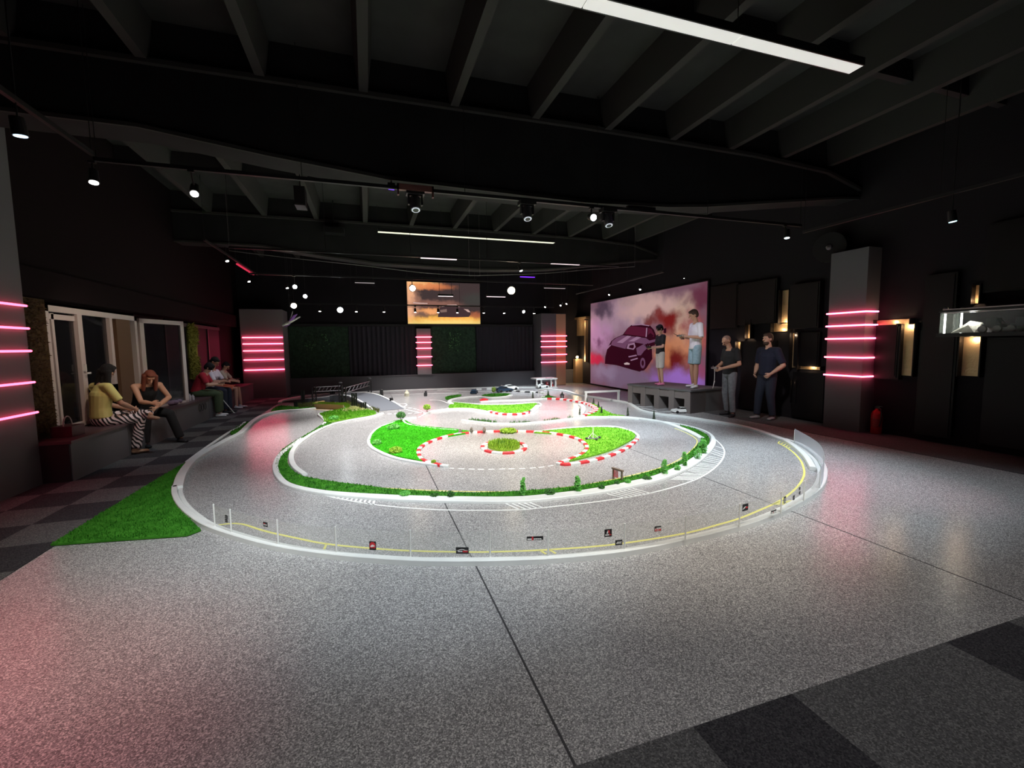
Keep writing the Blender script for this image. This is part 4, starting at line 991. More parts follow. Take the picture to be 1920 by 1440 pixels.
# ------------------------------------------------------------------ white gates, gas station, swing frame, mill
def frame_gate(label, A_, B_, ytop, th, m__, name='start_gate'):
    (xa, ya), (xb, yb2) = fl(*A_), fl(*B_); h = zat(xa, ya, ytop); d_ = Vector((xb-xa, yb2-ya, 0)).normalized(); n_ = Vector((-d_.y, d_.x, 0))
    t_ = thing(name, label, 'gate', (xa, ya, 0))
    def bx(p, q, z0, z1, w_):
        v = [p-n_*w_, q-n_*w_, q+n_*w_, p+n_*w_]; q_ = MB(); q_.add([(x.x, x.y, z0) for x in v]+[(x.x, x.y, z1) for x in v], [(3, 2, 1, 0), (4, 5, 6, 7), (0, 1, 5, 4), (1, 2, 6, 5), (2, 3, 7, 6), (3, 0, 4, 7)]); return q_
    pa, pb = Vector((xa, ya, 0)), Vector((xb, yb2, 0))
    part(bx(pa, pa+d_*th, 0, h, th/2), 'leg', m__, t_); part(bx(pb-d_*th, pb, 0, h, th/2), 'leg', m__, t_)
    part(bx(pa-d_*.01, pb+d_*.01, h, h+th, th/2+.005), 'crossbar', m__, t_)
    return t_, pa, pb, h
frame_gate('white start gate arching over the track beside the podium', (1097, 755), (1161, 752), 737, .05, M_white)
tg, pa, pb, h = frame_gate('small brown finish gate hung with red strips on the front grass', (1149, 898), (1167, 904), 879, .018, mat('brown_wood', (.22, .16, .12), .6))
for k in range(1, 5):
    p = pa+(pb-pa)*(k/8); m_ = MB(); m_.box(p.x-.005, p.y-.002, .03, p.x+.005, p.y+.002, h-.0); part(m_, 'red_strip', M_redk, tg)
X, Y = fl(1020, 726)
gs = thing('toy_gas_station', 'small white gas station model at the back edge of the circuit', 'model building', (X, Y, 0))
m_ = MB(); m_.box(X-.42, Y-.3, 0, X+.42, Y+.3, .02); part(m_, 'base', M_white, gs)
hh = zat(X, Y, 711)
for dx in (-.38, -.2, .2, .38):
    m_ = MB(); m_.box(X+dx-.025, Y-.25, .02, X+dx+.025, Y-.2, hh); part(m_, 'column', M_white, gs)
m_ = MB(); m_.box(X-.42, Y-.3, hh, X+.42, Y+.3, hh+.05); m_.box(X-.05, Y-.31, hh+.05, X+.22, Y-.29, hh+.09, 1); part(m_, 'canopy', [M_white, mat('pale_pink', (.8, .5, .55), .5)], gs)
for dx in (.10, .30):
    m_ = MB(); m_.box(X+dx-.035, Y-.1, .02, X+dx+.035, Y-.04, .2); m_.box(X+dx-.025, Y-.105, .13, X+dx+.025, Y-.1, .18, 1); part(m_, 'fuel_pump', [M_redk, M_white], gs)
X, Y = fl(1112, 826)
ml = thing('toy_crane', 'white pole with a dark cross shaped foot standing on the lime lawn', 'model', (X, Y, 0.02))
hm = zat(X, Y, 800)
m_ = MB(); m_.bar((X, Y, .02), (X, Y, hm), .012, 8, .007); part(m_, 'mast', M_white, ml)
m_ = MB()
for a_ in (0, PI/2):
    dx, dy = math.cos(a_)*.12, math.sin(a_)*.12; m_.bar((X-dx, Y-dy, .035), (X+dx, Y+dy, .035), .01)
part(m_, 'foot', M_steel, ml)
for a_ in (0, PI/2, PI, 1.5*PI):
    m_ = MB(); m_.ell((X+math.cos(a_)*.12, Y+math.sin(a_)*.12, .045), (.022, .022, .022)); part(m_, 'weight', M_dkg, ml, True)
m_ = MB(); m_.bar((X, Y, .14), (X-.10, Y, .04), .005); m_.bar((X, Y, .12), (X+.10, Y, .04), .005); part(m_, 'stay', M_white, ml)
X, Y = fl(1018, 743)
t_ = thing('toy_scaffold', 'tiny white scaffold frame beside the far cypress', 'model', (X, Y, 0)); m_ = MB()
for dx in (-.15, 0, .15): m_.bar((X+dx, Y, 0), (X+dx, Y, .22), .012, 5)
m_.bar((X-.15, Y, .21), (X+.15, Y, .21), .012, 5); m_.bar((X-.15, Y, .1), (X+.15, Y, .1), .012, 5); m_.bar((X-.15, Y, .1), (X, Y, .21), .01, 5); part(m_, 'frame', M_white, t_)
X, Y = fl(1054, 747)
mb = MB(); mb.box(X-.05, Y-.02, 0, X-.02, Y+.02, .14); mb.box(X+.02, Y-.02, 0, X+.05, Y+.02, .13); mb.box(X-.07, Y-.01, .09, X+.07, Y+.01, .11)
solid(mb, 'toy_barrier', M_dkg, 'tiny dark barrier at the start of the striped bend', 'barrier', origin=(X, Y, 0))

# ------------------------------------------------------------------ toy cars
def toy_car(label, px_, py_, rot, L, body, z=0.0, name='toy_car'):
    X, Y = fl(px_, py_, z); t_ = thing(name, label, 'toy car', (X, Y, z), rotz=rot); s_ = L/.44
    pr_ = [(-.22, .03), (-.215, .085), (-.14, .10), (-.09, .135), (.03, .14), (.09, .10), (.19, .085), (.22, .06), (.22, .03)]
    m__ = MB(); w0 = .095
    def ringp(w_, ys): return [(x*s_, ys*w_*s_, z_*s_) for x, z_ in pr_]
    vs = []; ws = [(w0*1.0 if z_ < .09 else w0*.78) for x, z_ in pr_]
    for sg in (-1, 1): vs += [(x*s_, sg*w_*s_, z_*s_) for (x, z_), w_ in zip(pr_, ws)]
    n_ = len(pr_); m__.add(vs, [(i, (i+1) % n_, n_+(i+1) % n_, n_+i) for i in range(n_)]+[tuple(range(n_-1, -1, -1)), tuple(range(n_, 2*n_))])
    m__.box(-.225*s_, -.09*s_, .115*s_, -.19*s_, .09*s_, .122*s_)
    bo_ = part(m__, 'body', body, t_, local=True)
    m__ = MB(); g = [(-.125, .104), (-.085, .132), (.028, .137), (.08, .104)]
    for sg in (-1, 1):
        v = [(x*s_, sg*.0775*s_, z_*s_) for x, z_ in g]+[(x*s_, sg*.0765*s_, z_*s_) for x, z_ in g]; m__.add(v, [(0, 1, 2, 3), (7, 6, 5, 4), (0, 4, 5, 1), (1, 5, 6, 2), (2, 6, 7, 3)])
    m__.add([(.035*s_, -.07*s_, .139*s_), (.088*s_, -.075*s_, .104*s_), (.088*s_, .075*s_, .104*s_), (.035*s_, .07*s_, .139*s_)], [(0, 1, 2, 3)])
    part(m__, 'windows', M_blk, bo_, local=True)
    Tm = Matrix.Rotation(PI/2, 4, 'X')
    for dx in (-.135, .135):
        for sg in (-1, 1):
            m__ = MB(); m__.lathe([(.0, -.018*s_), (.034*s_, -.018*s_), (.034*s_, .018*s_), (0, .018*s_)], (dx*s_, sg*.088*s_, .034*s_), 14, 0, Tm); part(m__, 'wheel', M_blk, t_, local=True)
    return t_
toy_car('white toy drift car parked in front of the podium', 1277, 774, 2.9, .42, M_white)
toy_car('dark green toy car driving at the left of the far road', 889, 738, 1.2, .45, M_bluec)
toy_car('black toy car behind the small tree on the far road', 945, 735, .2, .6, M_bluec)
toy_car('white toy car behind the black one on the far road', 956, 731, .1, .6, M_white)
toy_car('white toy car standing inside the gas station', 1017, 727, .1, .45, M_white, .02)
X, Y = fl(907, 753)
mb = MB(); mb.prism([(X-.12, Y-.04), (X+.12, Y-.05), (X+.12, Y+.05), (X-.10, Y+.05)], 0, .07); mb.box(X-.05, Y-.03, .07, X+.06, Y+.03, .09)
solid(mb, 'road_block', M_redk, 'small red block on the end of the white curb', 'block', origin=(X, Y, 0))
X, Y = fl(763, 743)
mb = MB(); mb.lathe([(.08, 0), (.08, .1), (.05, .14), (.02, .2), (0, .2)], (X, Y, 0), 10); solid(mb, 'toy_marker', mat('cream_plastic', (.75, .72, .55), .5), 'small cream marker beyond the road loop', 'marker', origin=(X, Y, 0))
X, Y = fl(798, 743)
mb = MB(); mb.box(X-.05, Y-.03, 0, X+.05, Y+.03, .12); mb.box(X-.02, Y-.02, .12, X+.04, Y+.02, .17); solid(mb, 'toy_marker', M_dkg, 'small dark marker on the back straight', 'marker', origin=(X, Y, 0))

# ------------------------------------------------------------------ model trees
def leaves(mb_, c, r, n, s_, mi=0):
    for _ in range(n):
        while True:
            p = Vector((random.uniform(-1, 1), random.uniform(-1, 1), random.uniform(-1, 1)))
            if .3 < p.length < 1: break
        p = Vector((c[0]+p.x*r[0], c[1]+p.y*r[1], c[2]+p.z*r[2])); a_ = Vector((random.gauss(0, 1), random.gauss(0, 1), random.gauss(0, 1))).normalized(); b2 = a_.orthogonal().normalized()
        mb_.add([tuple(p-a_*s_), tuple(p+b2*s_*.6), tuple(p+a_*s_), tuple(p-b2*s_*.6)], [(0, 1, 2, 3)], mi)
def tree(name, label, px_, ybase, ytop, wpx, lm, shape, group=None, z=.02, cat='model tree'):
    X, Y = fl(px_, ybase, z); h = zat(X, Y, ytop)-z; dist = math.sqrt(X*X+Y*Y); rw = wpx/2*dist/FPX*.97
    t_ = thing(name, label, cat, (X, Y, z), group)
    m__ = MB(); m__.bar((X, Y, z-.015), (X, Y, z+h*(.9 if shape != 'ball' else .5)), rw*.10+.003, 6, .003); part(m__, 'trunk', M_bark, t_)
    m__ = MB(); ls = max(.008, min(.024, rw*.15))
    if shape == 'cone':
        for k in range(9):
            u = k/8; leaves(m__, (X, Y, z+h*(.10+.85*u)), (rw*(1-u*.88)+.005, rw*(1-u*.88)+.005, h*.08), 70, ls*.9)
    elif shape == 'column':
        for k in range(7):
            u = k/6; q = (1.0-.75*abs(u-.35)**1.3)*random.uniform(.72, 1.0); leaves(m__, (X+random.uniform(-.22, .22)*rw, Y, z+h*(.12+.78*u)), (rw*q, rw*q, h*.10), 120, ls)
    elif shape == 'ball': leaves(m__, (X, Y, z+h*.68), (rw, rw, h*.33), 500, ls)
    elif shape == 'bush': leaves(m__, (X, Y, z+h*.45), (rw, rw, h*.55), 420, ls)
    part(m__, 'foliage', lm, t_)
CY = [(999, 747, 735, 'cypress standing at the left end of the far loop'), (1028, 743, 733, 'cypress on the small green wedge beside the scaffold'), (1054, 741, 735, 'tiny cypress above the striped bend'),
      (1100, 755, 743, 'cypress under the left leg of the white start gate'), (1113, 759, 747, 'cypress at the top of the green triangle right of the gate leg'), (1122, 766, 753, 'middle cypress of the green triangle'),
      (1128, 777, 762, 'cypress in the wide part of the green triangle'), (1087, 782, 766, 'cypress left of the green triangle by the white cross curb'), (1177, 780, 764, 'cypress standing alone on the road right of the green triangle'), (1226, 787, 770, 'rightmost cypress, below the podium bays')]
for x_, yb_, yt, lab in CY: tree('cypress_tree', 'small dark '+lab, x_, yb_, yt, 5.5, M_cyp, 'cone', 'dark cypresses of the circuit', z=0)
tree('model_tree', 'slim leafy green tree on the front grass strip, left of the middle', 981, 929, 895, 15, M_leaf, 'column')
tree('model_tree', 'leafy green tree on the front grass strip left of the brown gate', 1083, 922, 892, 17, M_leaf, 'column')
tree('model_tree', 'leafy green tree on the right front bend, beside the yellow line', 1246, 889, 861, 16, M_leaf, 'column')
tree('model_tree', 'leafy green tree on the right bend, left of the big bush', 1284, 874, 847, 15, M_leaf, 'column')
tree('model_bush', 'large pale green bush at the right end of the grass ring', 1318, 850, 824, 20, M_leaf, 'column')
tree('model_bush', 'pale green bush below the large one on the right bend', 1308, 861, 841, 14, M_leaf, 'bush')
tree('model_bush', 'small bright bush between the two right bend trees', 1270, 882, 872, 12, M_leaf, 'bush')
tree('model_bush', 'low dark round bush right of the slim front tree', 1031, 927, 917, 22, M_leafd, 'bush')
tree('model_bush', 'dark pointed bush on the front strip left of the slim tree', 845, 932, 920, 15, M_leafd, 'bush')
tree('model_bush', 'flat green bush on the front strip by the floor joint', 815, 931, 925, 18, M_leafd, 'bush')
tree('model_bush', 'pale tuft on the front strip left of the floor joint', 760, 929, 921, 22, M_leaf, 'bush')
tree('model_bush', 'dark low bush on the strip under the brown gate', 1157, 908, 902, 10, M_leafd, 'bush')
tree('model_bush', 'small green plant right of the brown gate', 1177, 906, 899, 12, M_leaf, 'bush')
tree('model_bush', 'low dark bush between the brown gate and the right trees', 1213, 899, 893, 18, M_leafd, 'bush')
tree('model_bush', 'small plant left of the brown gate on the front strip', 1128, 917, 909, 12, M_leafd, 'bush')
tree('model_tree', 'dark bushy tree at the tip of the bright lawn', 752, 791, 772, 18, M_leafd, 'ball')
tree('model_tree', 'small lime leaved tree where the far roads meet', 801, 774, 758, 15, M_leafy, 'ball')
tree('model_tree', 'small green tree on the dark oval by the black car', 926, 742, 725, 9, M_leafy, 'ball')
for x_, yb_, yt, lab in ((863, 812, 804, 'first flowering plant on the tip of the bright lawn'), (884, 811, 801, 'second flowering plant, right of the first on the lawn tip'), (908, 811, 800, 'third flowering plant, by the circle curb')):
    tree('flower_plant', 'small '+lab, x_, yb_, yt, 7, mat('leaf_pinkish', (.14, .15, .09), .7, var=(40, (.45, .38, .36))), 'bush', cat='model plant')
tree('model_bush', 'spiky lime tuft behind the top of the circle curb', 953, 811, 803, 34, M_leafy, 'bush', z=0)
tree('model_bush', 'feathery tuft in the lower part of the bright lawn', 742, 849, 838, 26, M_leafy, 'bush')
tree('model_bush', 'low tuft at the left edge of the bright lawn', 707, 833, 824, 18, M_leaf, 'bush')
tree('model_bush', 'low tuft near the top of the bright lawn', 738, 804, 795, 24, M_leaf, 'bush')
tree('model_bush', 'little tuft at the lower tip of the bright lawn curb', 813, 869, 862, 10, M_leafy, 'bush')
tree('model_bush', 'dark clump on the mound below the bridge', 626, 787, 779, 18, M_leaf, 'bush')

# ------------------------------------------------------------------ podium
Ap, Bp = Vector((6.57, 10.22, 0)), Vector((6.91, 8.23, 0)); ud = (Bp-Ap).normalized(); vd = Vector((-ud.y, ud.x, 0)); vd = vd if vd.x > 0 else -vd
LP = (Bp-Ap).length; DP = 1.16; HP = .54
pod = thing('podium', 'dark grey wooden podium with four open bays, under the child and the youth', 'podium', tuple((Ap+Bp)/2))
def pb_(m__, s0, s1, d0, d1, z0, z1, mi=0):
    v = [Ap+ud*s0+vd*d0, Ap+ud*s1+vd*d0, Ap+ud*s1+vd*d1, Ap+ud*s0+vd*d1]
    m__.add([(p.x, p.y, z0) for p in v]+[(p.x, p.y, z1) for p in v], [(3, 2, 1, 0), (4, 5, 6, 7), (0, 1, 5, 4), (1, 2, 6, 5), (2, 3, 7, 6), (3, 0, 4, 7)], mi)
M_pod = mat('podium_grey', (.12, .12, .125), .55, bump=(30, .1)); M_podw = mat('podium_wood', (.20, .17, .16), .6)
m_ = MB(); pb_(m_, -.02, LP+.02, -.03, DP+.02, HP-.04, HP); part(m_, 'top', M_pod, pod)
m_ = MB(); pb_(m_, LP-.03, LP, .0, DP, 0, HP-.04); part(m_, 'end_panel', M_pod, pod)
m_ = MB(); pb_(m_, 0, .03, .0, DP, 0, HP-.04); pb_(m_, 0, LP, DP-.03, DP, 0, HP-.04); part(m_, 'back_panel', M_pod, pod)
for k in range(5):
    s0 = k*(LP-.16)/4
    m_ = MB(); pb_(m_, s0, s0+.16, -.02, .5, 0, HP-.04); part(m_, 'upright', M_podw, pod)
    if k < 4:
        m_ = MB(); pb_(m_, s0+.16, s0+(LP-.16)/4, .0, .03, HP-.22, HP-.04); part(m_, 'fascia', M_podw, pod)
m_ = MB(); pb_(m_, 0.02, LP-.02, .5, .52, 0, HP-.04); part(m_, 'bay_back', M_blk, pod)

# ------------------------------------------------------------------ fire extinguisher
X, Y = 8.28, 5.24
fe = thing('fire_extinguisher', 'red fire extinguisher standing at the foot of the big right pillar', 'fire extinguisher', (X, Y, 0))
m_ = MB(); m_.lathe([(.075, 0), (.08, .02), (.08, .34), (.065, .39), (.03, .42), (.03, .44), (0, .44)], (X, Y, 0), 20); part(m_, 'cylinder', M_red, fe, True)
m_ = MB(); m_.box(X-.02, Y-.05, .44, X+.02, Y+.03, .47); m_.box(X-.012, Y-.09, .47, X+.012, Y+.02, .485); part(m_, 'handle', M_blk, fe)
m_ = MB(); pts = crom([(X, Y-.03, .45), (X-.06, Y-.10, .42), (X-.07, Y-.11, .28), (X-.06, Y-.085, .15)], 5)
for a_, c_ in zip(pts[:-1], pts[1:]): m_.bar(a_, c_, .010, 6)
part(m_, 'hose', M_blk, fe)
m_ = MB(); m_.lathe([(.0812, .12), (.0812, .27)], (X, Y, 0), 20); part(m_, 'label_band', mat('label_dull', (.45, .02, .02), .5), fe)

# ------------------------------------------------------------------ display case on the right wall
dc = thing('display_case', 'glass display case with bright light rods on the right wall', 'display case', (8.2, 3.7, 1.66))
m_ = MB(); m_.box(7.86, 2.9, 1.64, XR, 4.26, 1.69); part(m_, 'shelf', M_blk, dc)
m_ = MB(); m_.box(7.9, 2.9, 1.97, 7.93, 4.22, 1.985); m_.box(7.9, 2.9, 2.02, 7.93, 4.22, 2.035); part(m_, 'rail', mat('rail_pale', (.6, .5, .52), .4, .3), dc)
m_ = MB(); m_.box(7.89, 2.9, 1.99, XR, 4.26, 2.015); part(m_, 'top_board', M_blk, dc)
m_ = MB(); m_.box(7.895, 2.92, 1.69, 7.9, 4.24, 1.99); m_.box(7.9, 4.24, 1.69, XR, 4.245, 1.99); part(m_, 'glass', mat('case_glass', (.5, .55, .5), .05, alpha=.10), dc)
for y in (4.2,):
    for x_ in (7.93, 8.3):
        m_ = MB(); m_.bar((x_, y, 1.69), (x_, y, 1.985), .012, 8); part(m_, 'light_rod', mat('rod_glow', (1, 1, 1), .4, emis=(.95, 1, .92), es=7), dc)
        m_ = MB(); m_.ell((x_, y, 2.04), (.03, .03, .03)); part(m_, 'knob', M_steel, dc, True)
light('case_lamp', 'POINT', (8.05, 3.95, 1.93), 3.2, (1, 1, .9), radius=.03)
mb = MB(); random.seed(3)
cc = [(7.96, 4.14, 1.695), (8.0, 3.9, 1.695), (8.25, 3.86, 1.695), (8.32, 4.1, 1.695), (8.1, 4.0, 1.86), (8.0, 3.97, 1.80), (8.18, 3.9, 1.83)]
mb.add(cc, [(0, 1, 5), (1, 2, 6), (2, 3, 4), (3, 0, 4), (0, 5, 4), (5, 6, 4), (1, 6, 5), (2, 4, 6), (3, 2, 1, 0)])
solid(mb, 'paper_mound', M_paper, 'crumpled pale paper hill inside the display case', 'model hill', origin=(8.1, 4.0, 1.69))
for k, (y, s_, lab) in enumerate(((3.72, .75, 'dark rocky crawler model in the display case beside the paper hill'), (3.42, .9, 'second dark crawler model further right in the display case'))):
    t_ = thing('crawler_model', lab, 'toy car', (8.05, y, 1.69)); m__ = MB()
    m__.box(7.98, y-.13*s_, 1.76, 8.12, y+.13*s_, 1.80); m__.box(7.99, y-.06*s_, 1.80, 8.11, y+.08*s_, 1.88); m__.bar((7.99, y-.12*s_, 1.80), (8.0, y-.03, 1.88), .006); m__.bar((8.11, y-.12*s_, 1.80), (8.1, y-.03, 1.88), .006); part(m__, 'body', M_dkg, t_)
    for dx in (-.09, .09):
        for dy in (-.1, .1):
            m__ = MB(); m__.lathe([(0, -.02), (.045, -.02), (.045, .02), (0, .02)], (8.05+dx, y+dy*s_, 1.735), 12, 0, Matrix.Rotation(PI/2, 4, 'Y')); part(m__, 'wheel', M_grey2, t_)

# wall speaker above the right pillar
sk = thing('wall_speaker', 'black round loudspeaker above the big right pillar', 'speaker', (8.25, 6.15, 3.3))
Tm = Matrix.Rotation(-PI/2, 4, 'Y') @ Matrix.Rotation(.35, 4, 'X')
m_ = MB(); m_.lathe([(.0, -.18), (.2, -.18), (.27, .0), (.27, .04), (0, .04)], (8.2, 6.15, 3.32), 24, 0, Tm); part(m_, 'cabinet', M_blk, sk)
m_ = MB(); m_.lathe([(.0, .03), (.05, .045), (.045, .07), (0, .075)], (8.2, 6.15, 3.32), 16, 0, Tm); part(m_, 'cone_cap', M_grey2, sk, True)

# ================================================================== ceiling fixtures
def tube_light(label, X0, Y0, Z0, n, m__):
    t_ = thing('linear_light', label, 'ceiling light', (X0, Y0, Z0))
    for k in range(n):
        xa = X0+k*1.45
        a_ = MB(); a_.box(xa+.006, Y0, Z0, xa+1.444, Y0+.13, Z0+.012); d_ = part(a_, 'diffuser', m__, t_)
        a_ = MB(); a_.box(xa, Y0-.012, Z0+.012, xa+1.45, Y0+.142, Z0+.07); a_.box(xa, Y0-.012, Z0, xa+1.45, Y0, Z0+.012); a_.box(xa, Y0+.13, Z0, xa+1.45, Y0+.142, Z0+.012); part(a_, 'housing', M_blk, t_)
        a_ = MB(); a_.bar((xa, Y0+.06, Z0+.07), (xa, Y0+.06, ZR+.2), .004, 5); part(a_, 'cable', M_blk, t_)
tube_light('long white linear ceiling light nearest the camera, top right', .24, 3.2, 4.2, 3, M_tube)
tube_light('slim pale linear ceiling light in the second bay', .33, 10.7, 4.2, 3, M_tube2)
def rail(label, p, q):
    m__ = MB(); m__.box(min(p[0], q[0])-.02, min(p[1], q[1])-.02, p[2], max(p[0], q[0])+.02, max(p[1], q[1])+.02, p[2]+.04)
    d_ = Vector(q)-Vector(p); n_ = max(2, int(d_.length/1.6))
    for i in range(n_+1):
        c_ = Vector(p)+d_*(i/n_); m__.bar((c_.x, c_.y, c_.z+.04), (c_.x, c_.y, ZT), .004, 5)
    solid(m__, 'light_rail', M_blk, label, 'rail')
rail('black track light rail under the first big beam', (-2.55, 5.78, 3.52), (7.0, 5.78, 3.52))
rail('black track light rail in the middle of the second bay', (-2.4, 9.85, 3.5), (6.0, 9.85, 3.5))
rail('black track light rail beyond the second beam', (-2.6, 12.3, 3.38), (6.6, 12.3, 3.38))
rail('black track light rail close to the back wall', (-2.2, 15.5, 2.97), (6.7, 15.5, 2.97))
rail('black track light rail running along the left wall, near part', (-2.55, 2.0, 3.55), (-2.55, 5.7, 3.55))
rail('black track light rail running along the left wall, far part', (-3.0, 10.5, 3.75), (-3.0, 15.0, 3.75))
rail('black track light rail running along the right wall', (7.0, 2.0, 3.4), (7.0, 5.7, 3.4))
RAILY = [(5.78, 3.52), (9.85, 3.5), (12.3, 3.38), (15.5, 2.97)]
def spot(label, lens, top, aim, m__=None, r=.045, L_=.14, group='black track spotlights'):
    """cylindrical track spot: lens centre, rail height above, aim direction"""
    c_ = Vector(lens); d_ = Vector(aim).normalized(); t_ = thing('track_spotlight', label, 'spotlight', lens, group)
    m0 = MB(); m0.bar(c_-d_*L_, c_-d_*.004, r*.9, 14, r*1.05); hs_ = part(m0, 'housing', M_blk, t_)
    m0 = MB(); m0.bar(c_-d_*.006, c_+d_*.001, r*.85, 14); part(m0, 'lens', m__ or M_lens, hs_)
    q_ = c_-d_*L_*.6; ry = min(RAILY, key=lambda v_: abs(v_[0]-q_.y)+abs(v_[1]-top)); m0 = MB()
    if abs(ry[0]-q_.y) < .25 and abs(ry[1]-top) < .02: m0.bar(q_, (q_.x, ry[0], top-.005), .010, 6); m0.box(q_.x-.03, ry[0]-.02, top-.02, q_.x+.03, ry[0]+.02, top+.0)
    else: m0.bar(q_, (q_.x, q_.y, ZT), .006, 6)
    part(m0, 'bracket', M_blk, t_)
    return t_
spot('track spotlight at the far left edge of the view, high up', (-2.55, 4.70, 3.30), 3.55, (.05, .1, -1), mat('lens_dim_blue', (1, 1, 1), .4, emis=(.6, .8, 1), es=1.6), .05)
spot('track spotlight hanging at the left corner of the first rail', (-2.58, 5.76, 3.30), 3.52, (.1, -.25, -1), M_lens, .045)
spot('track spotlight on the first rail tilted toward the circuit', (-1.72, 5.80, 3.28), 3.52, (.15, -.8, -1), M_lens, .045)
spot('track spotlight on the first rail near the right wall', (6.65, 5.72, 3.30), 3.52, (-.1, -.1, -1), mat('lens_cool', (1, 1, 1), .4, emis=(.7, .95, 1), es=4), .045)
spot('track spotlight on the right wall rail, upper right', (7.0, 3.70, 3.06), 3.40, (.1, -.1, -1), mat('lens_cool2', (1, 1, 1), .4, emis=(.55, .9, 1), es=2.5), .045)
for X_, lab in ((-1.39, 'track spotlight on the back rail, leftmost'), (-.29, 'track spotlight on the back rail, second from left'), (.58, 'track spotlight on the back rail above the left curtain'), (1.6, 'track spotlight on the back rail at the left of the orange screen'),
                (2.38, 'track spotlight on the back rail before the orange screen centre'), (3.05, 'track spotlight on the back rail before the printed cars'), (4.0, 'track spotlight on the back rail at the right screen edge'), (4.76, 'track spotlight on the back rail right of the screen'), (5.92, 'track spotlight on the back rail, rightmost')):
    spot(lab, (X_, 15.5, 2.75), 2.97, (0, -.15, -1), M_lens, .04)
spot('glaring cool spotlight low at the left of the back rail', (-.78, 15.45, 2.80), 2.97, (.1, -1, -.35), M_lensb, .10)
spot('glaring cool spotlight right of the orange screen on the back rail', (5.49, 15.45, 2.81), 2.97, (-.1, -1, -.4), M_lensb, .055)
spot('upper cool spotlight of the left cluster beyond the second beam', (-1.65, 12.3, 3.11), 3.38, (.1, -1, -.4), M_lensb, .055)
spot('middle cool spotlight of the left cluster', (-1.6, 13.8, 3.04), 3.38, (.1, -1, -.4), M_lensb, .06)
spot('warm glaring spotlight of the left cluster above the model aeroplane', (-1.93, 14.0, 2.79), 3.38, (.15, -1, -.35), M_lensw, .085)
spot('warm glaring spotlight in front of the orange screen', (1.21, 12.2, 3.14), 3.38, (.0, -1, -.3), M_lensw, .09)
spot('big warm glaring spotlight beyond the second beam, centre right', (3.97, 12.2, 3.15), 3.38, (-.25, -1, -.35), M_lensw, .12)
for p, top, lab in (((-3.0, 12.0, 3.62), 3.75, 'track spotlight on the far left rail, nearer one'), ((-3.0, 13.95, 3.42), 3.75, 'track spotlight on the far left rail, further one'), ((on_y(977, 508, 9.8)[0], 9.8, on_y(977, 508, 9.8)[1]), 3.5, 'hanging spotlight in the second bay above the violet bar'),
                    ((-2.1, 14.2, 3.3), 3.38, 'dim spotlight left of the bright left cluster'), ((-2.2, 15.5, 2.9), 2.97, 'small dim spotlight at the left end of the back rail')):
    spot(lab, p, top, (.3, -.3, -1), M_lens, .04)
for x_, y_, X_, lab in ((1048, 0, 0, ''),)*0: pass
for (px_, py_, Yd), lab in (((1142, 553, 13.6), 'small spotlight above the left end of the car mural'), ((1200, 543, 12.2), 'small spotlight above the car mural, left of centre'), ((1284, 523, 10.4), 'left one of the pair of spotlights above the car mural'), ((1294, 518, 10.3), 'right one of the pair of spotlights above the car mural'),
                            ((1051, 573, 14.6), 'small spotlight of the cluster above the right back pillar, left one'), ((1062, 570, 14.7), 'small spotlight of the cluster above the right back pillar, right one'), ((1022, 576, 15), 'small spotlight left of the cluster above the right back pillar')):
    X_, Z_ = on_y(px_, py_, Yd); spot(lab, (X_, Yd, Z_), Z_+.3, (-.5, -.3, -1), M_lens, .035)
rail('black track light rail above the car mural', (7.35, 9.9, 3.42), (7.35, 14.9, 3.42))
# moving heads on the first rail
def moving_head(label, X_, Y_, zt, glare=False):
    t_ = thing('moving_head', label, 'stage light', (X_, Y_, zt))
    a_ = MB(); a_.box(X_-.11, Y_-.07, zt-.05, X_+.11, Y_+.07, zt); part(a_, 'base', M_blk, t_)
    a_ = MB(); a_.box(X_-.09, Y_-.03, zt-.17, X_-.07, Y_+.03, zt-.05); a_.box(X_+.07, Y_-.03, zt-.17, X_+.09, Y_+.03, zt-.05); a_.box(X_-.09, Y_-.03, zt-.065, X_+.09, Y_+.03, zt-.045); part(a_, 'yoke', M_blk, t_)
    d_ = Vector((0, -.35, -1)).normalized(); c_ = Vector((X_, Y_, zt-.15))
    a_ = MB(); a_.bar(c_-d_*.07, c_+d_*.09, .065, 16, .06); hd_ = part(a_, 'head', M_dkg, t_, False)
    a_ = MB(); a_.bar(c_+d_*.088, c_+d_*.096, .05, 16); o_ = part(a_, 'lens_ring', mat('ring_glow', (.8, .8, .85), .4, emis=(.8, .85, 1), es=.5), hd_)
    a_ = MB(); a_.bar(c_+d_*.094, c_+d_*.10, .036, 16); part(a_, 'lens', M_blk, hd_)
for px_, lab in ((779, 'moving head light on the first rail, left one under the red bracket'), (988, 'moving head light on the first rail, middle one'), (1140, 'moving head light on the first rail, right one beside the glare')):
    moving_head(lab, on_y(px_, 390, 5.78)[0], 5.78, 3.52)
spot('glaring cool spotlight on the first rail beside the right moving head', (on_y(1113, 408, 5.7)[0], 5.7, on_y(1113, 408, 5.7)[1]), 3.52, (-.1, -1, -.35), M_lensb, .05)
def led_batten(label, X0, X1, Y_, z_, m__, name='led_batten'):
    t_ = thing(name, label, 'light bar', (X0, Y_, z_))
    a_ = MB(); a_.box(X0, Y_-.03, z_+.015, X1, Y_+.03, z_+.07); part(a_, 'housing', M_blk, t_)
    a_ = MB(); a_.box(X0+.01, Y_-.02, z_, X1-.01, Y_+.02, z_+.0148); part(a_, 'glow_strip', m__, t_)
    for x_ in (X0+.05, X1-.05):
        a_ = MB(); a_.bar((x_, Y_, z_+.06), (x_, Y_, ZT if abs(Y_-9.85) > .1 else 3.51), .005, 5); part(a_, 'clamp', M_blk, t_)
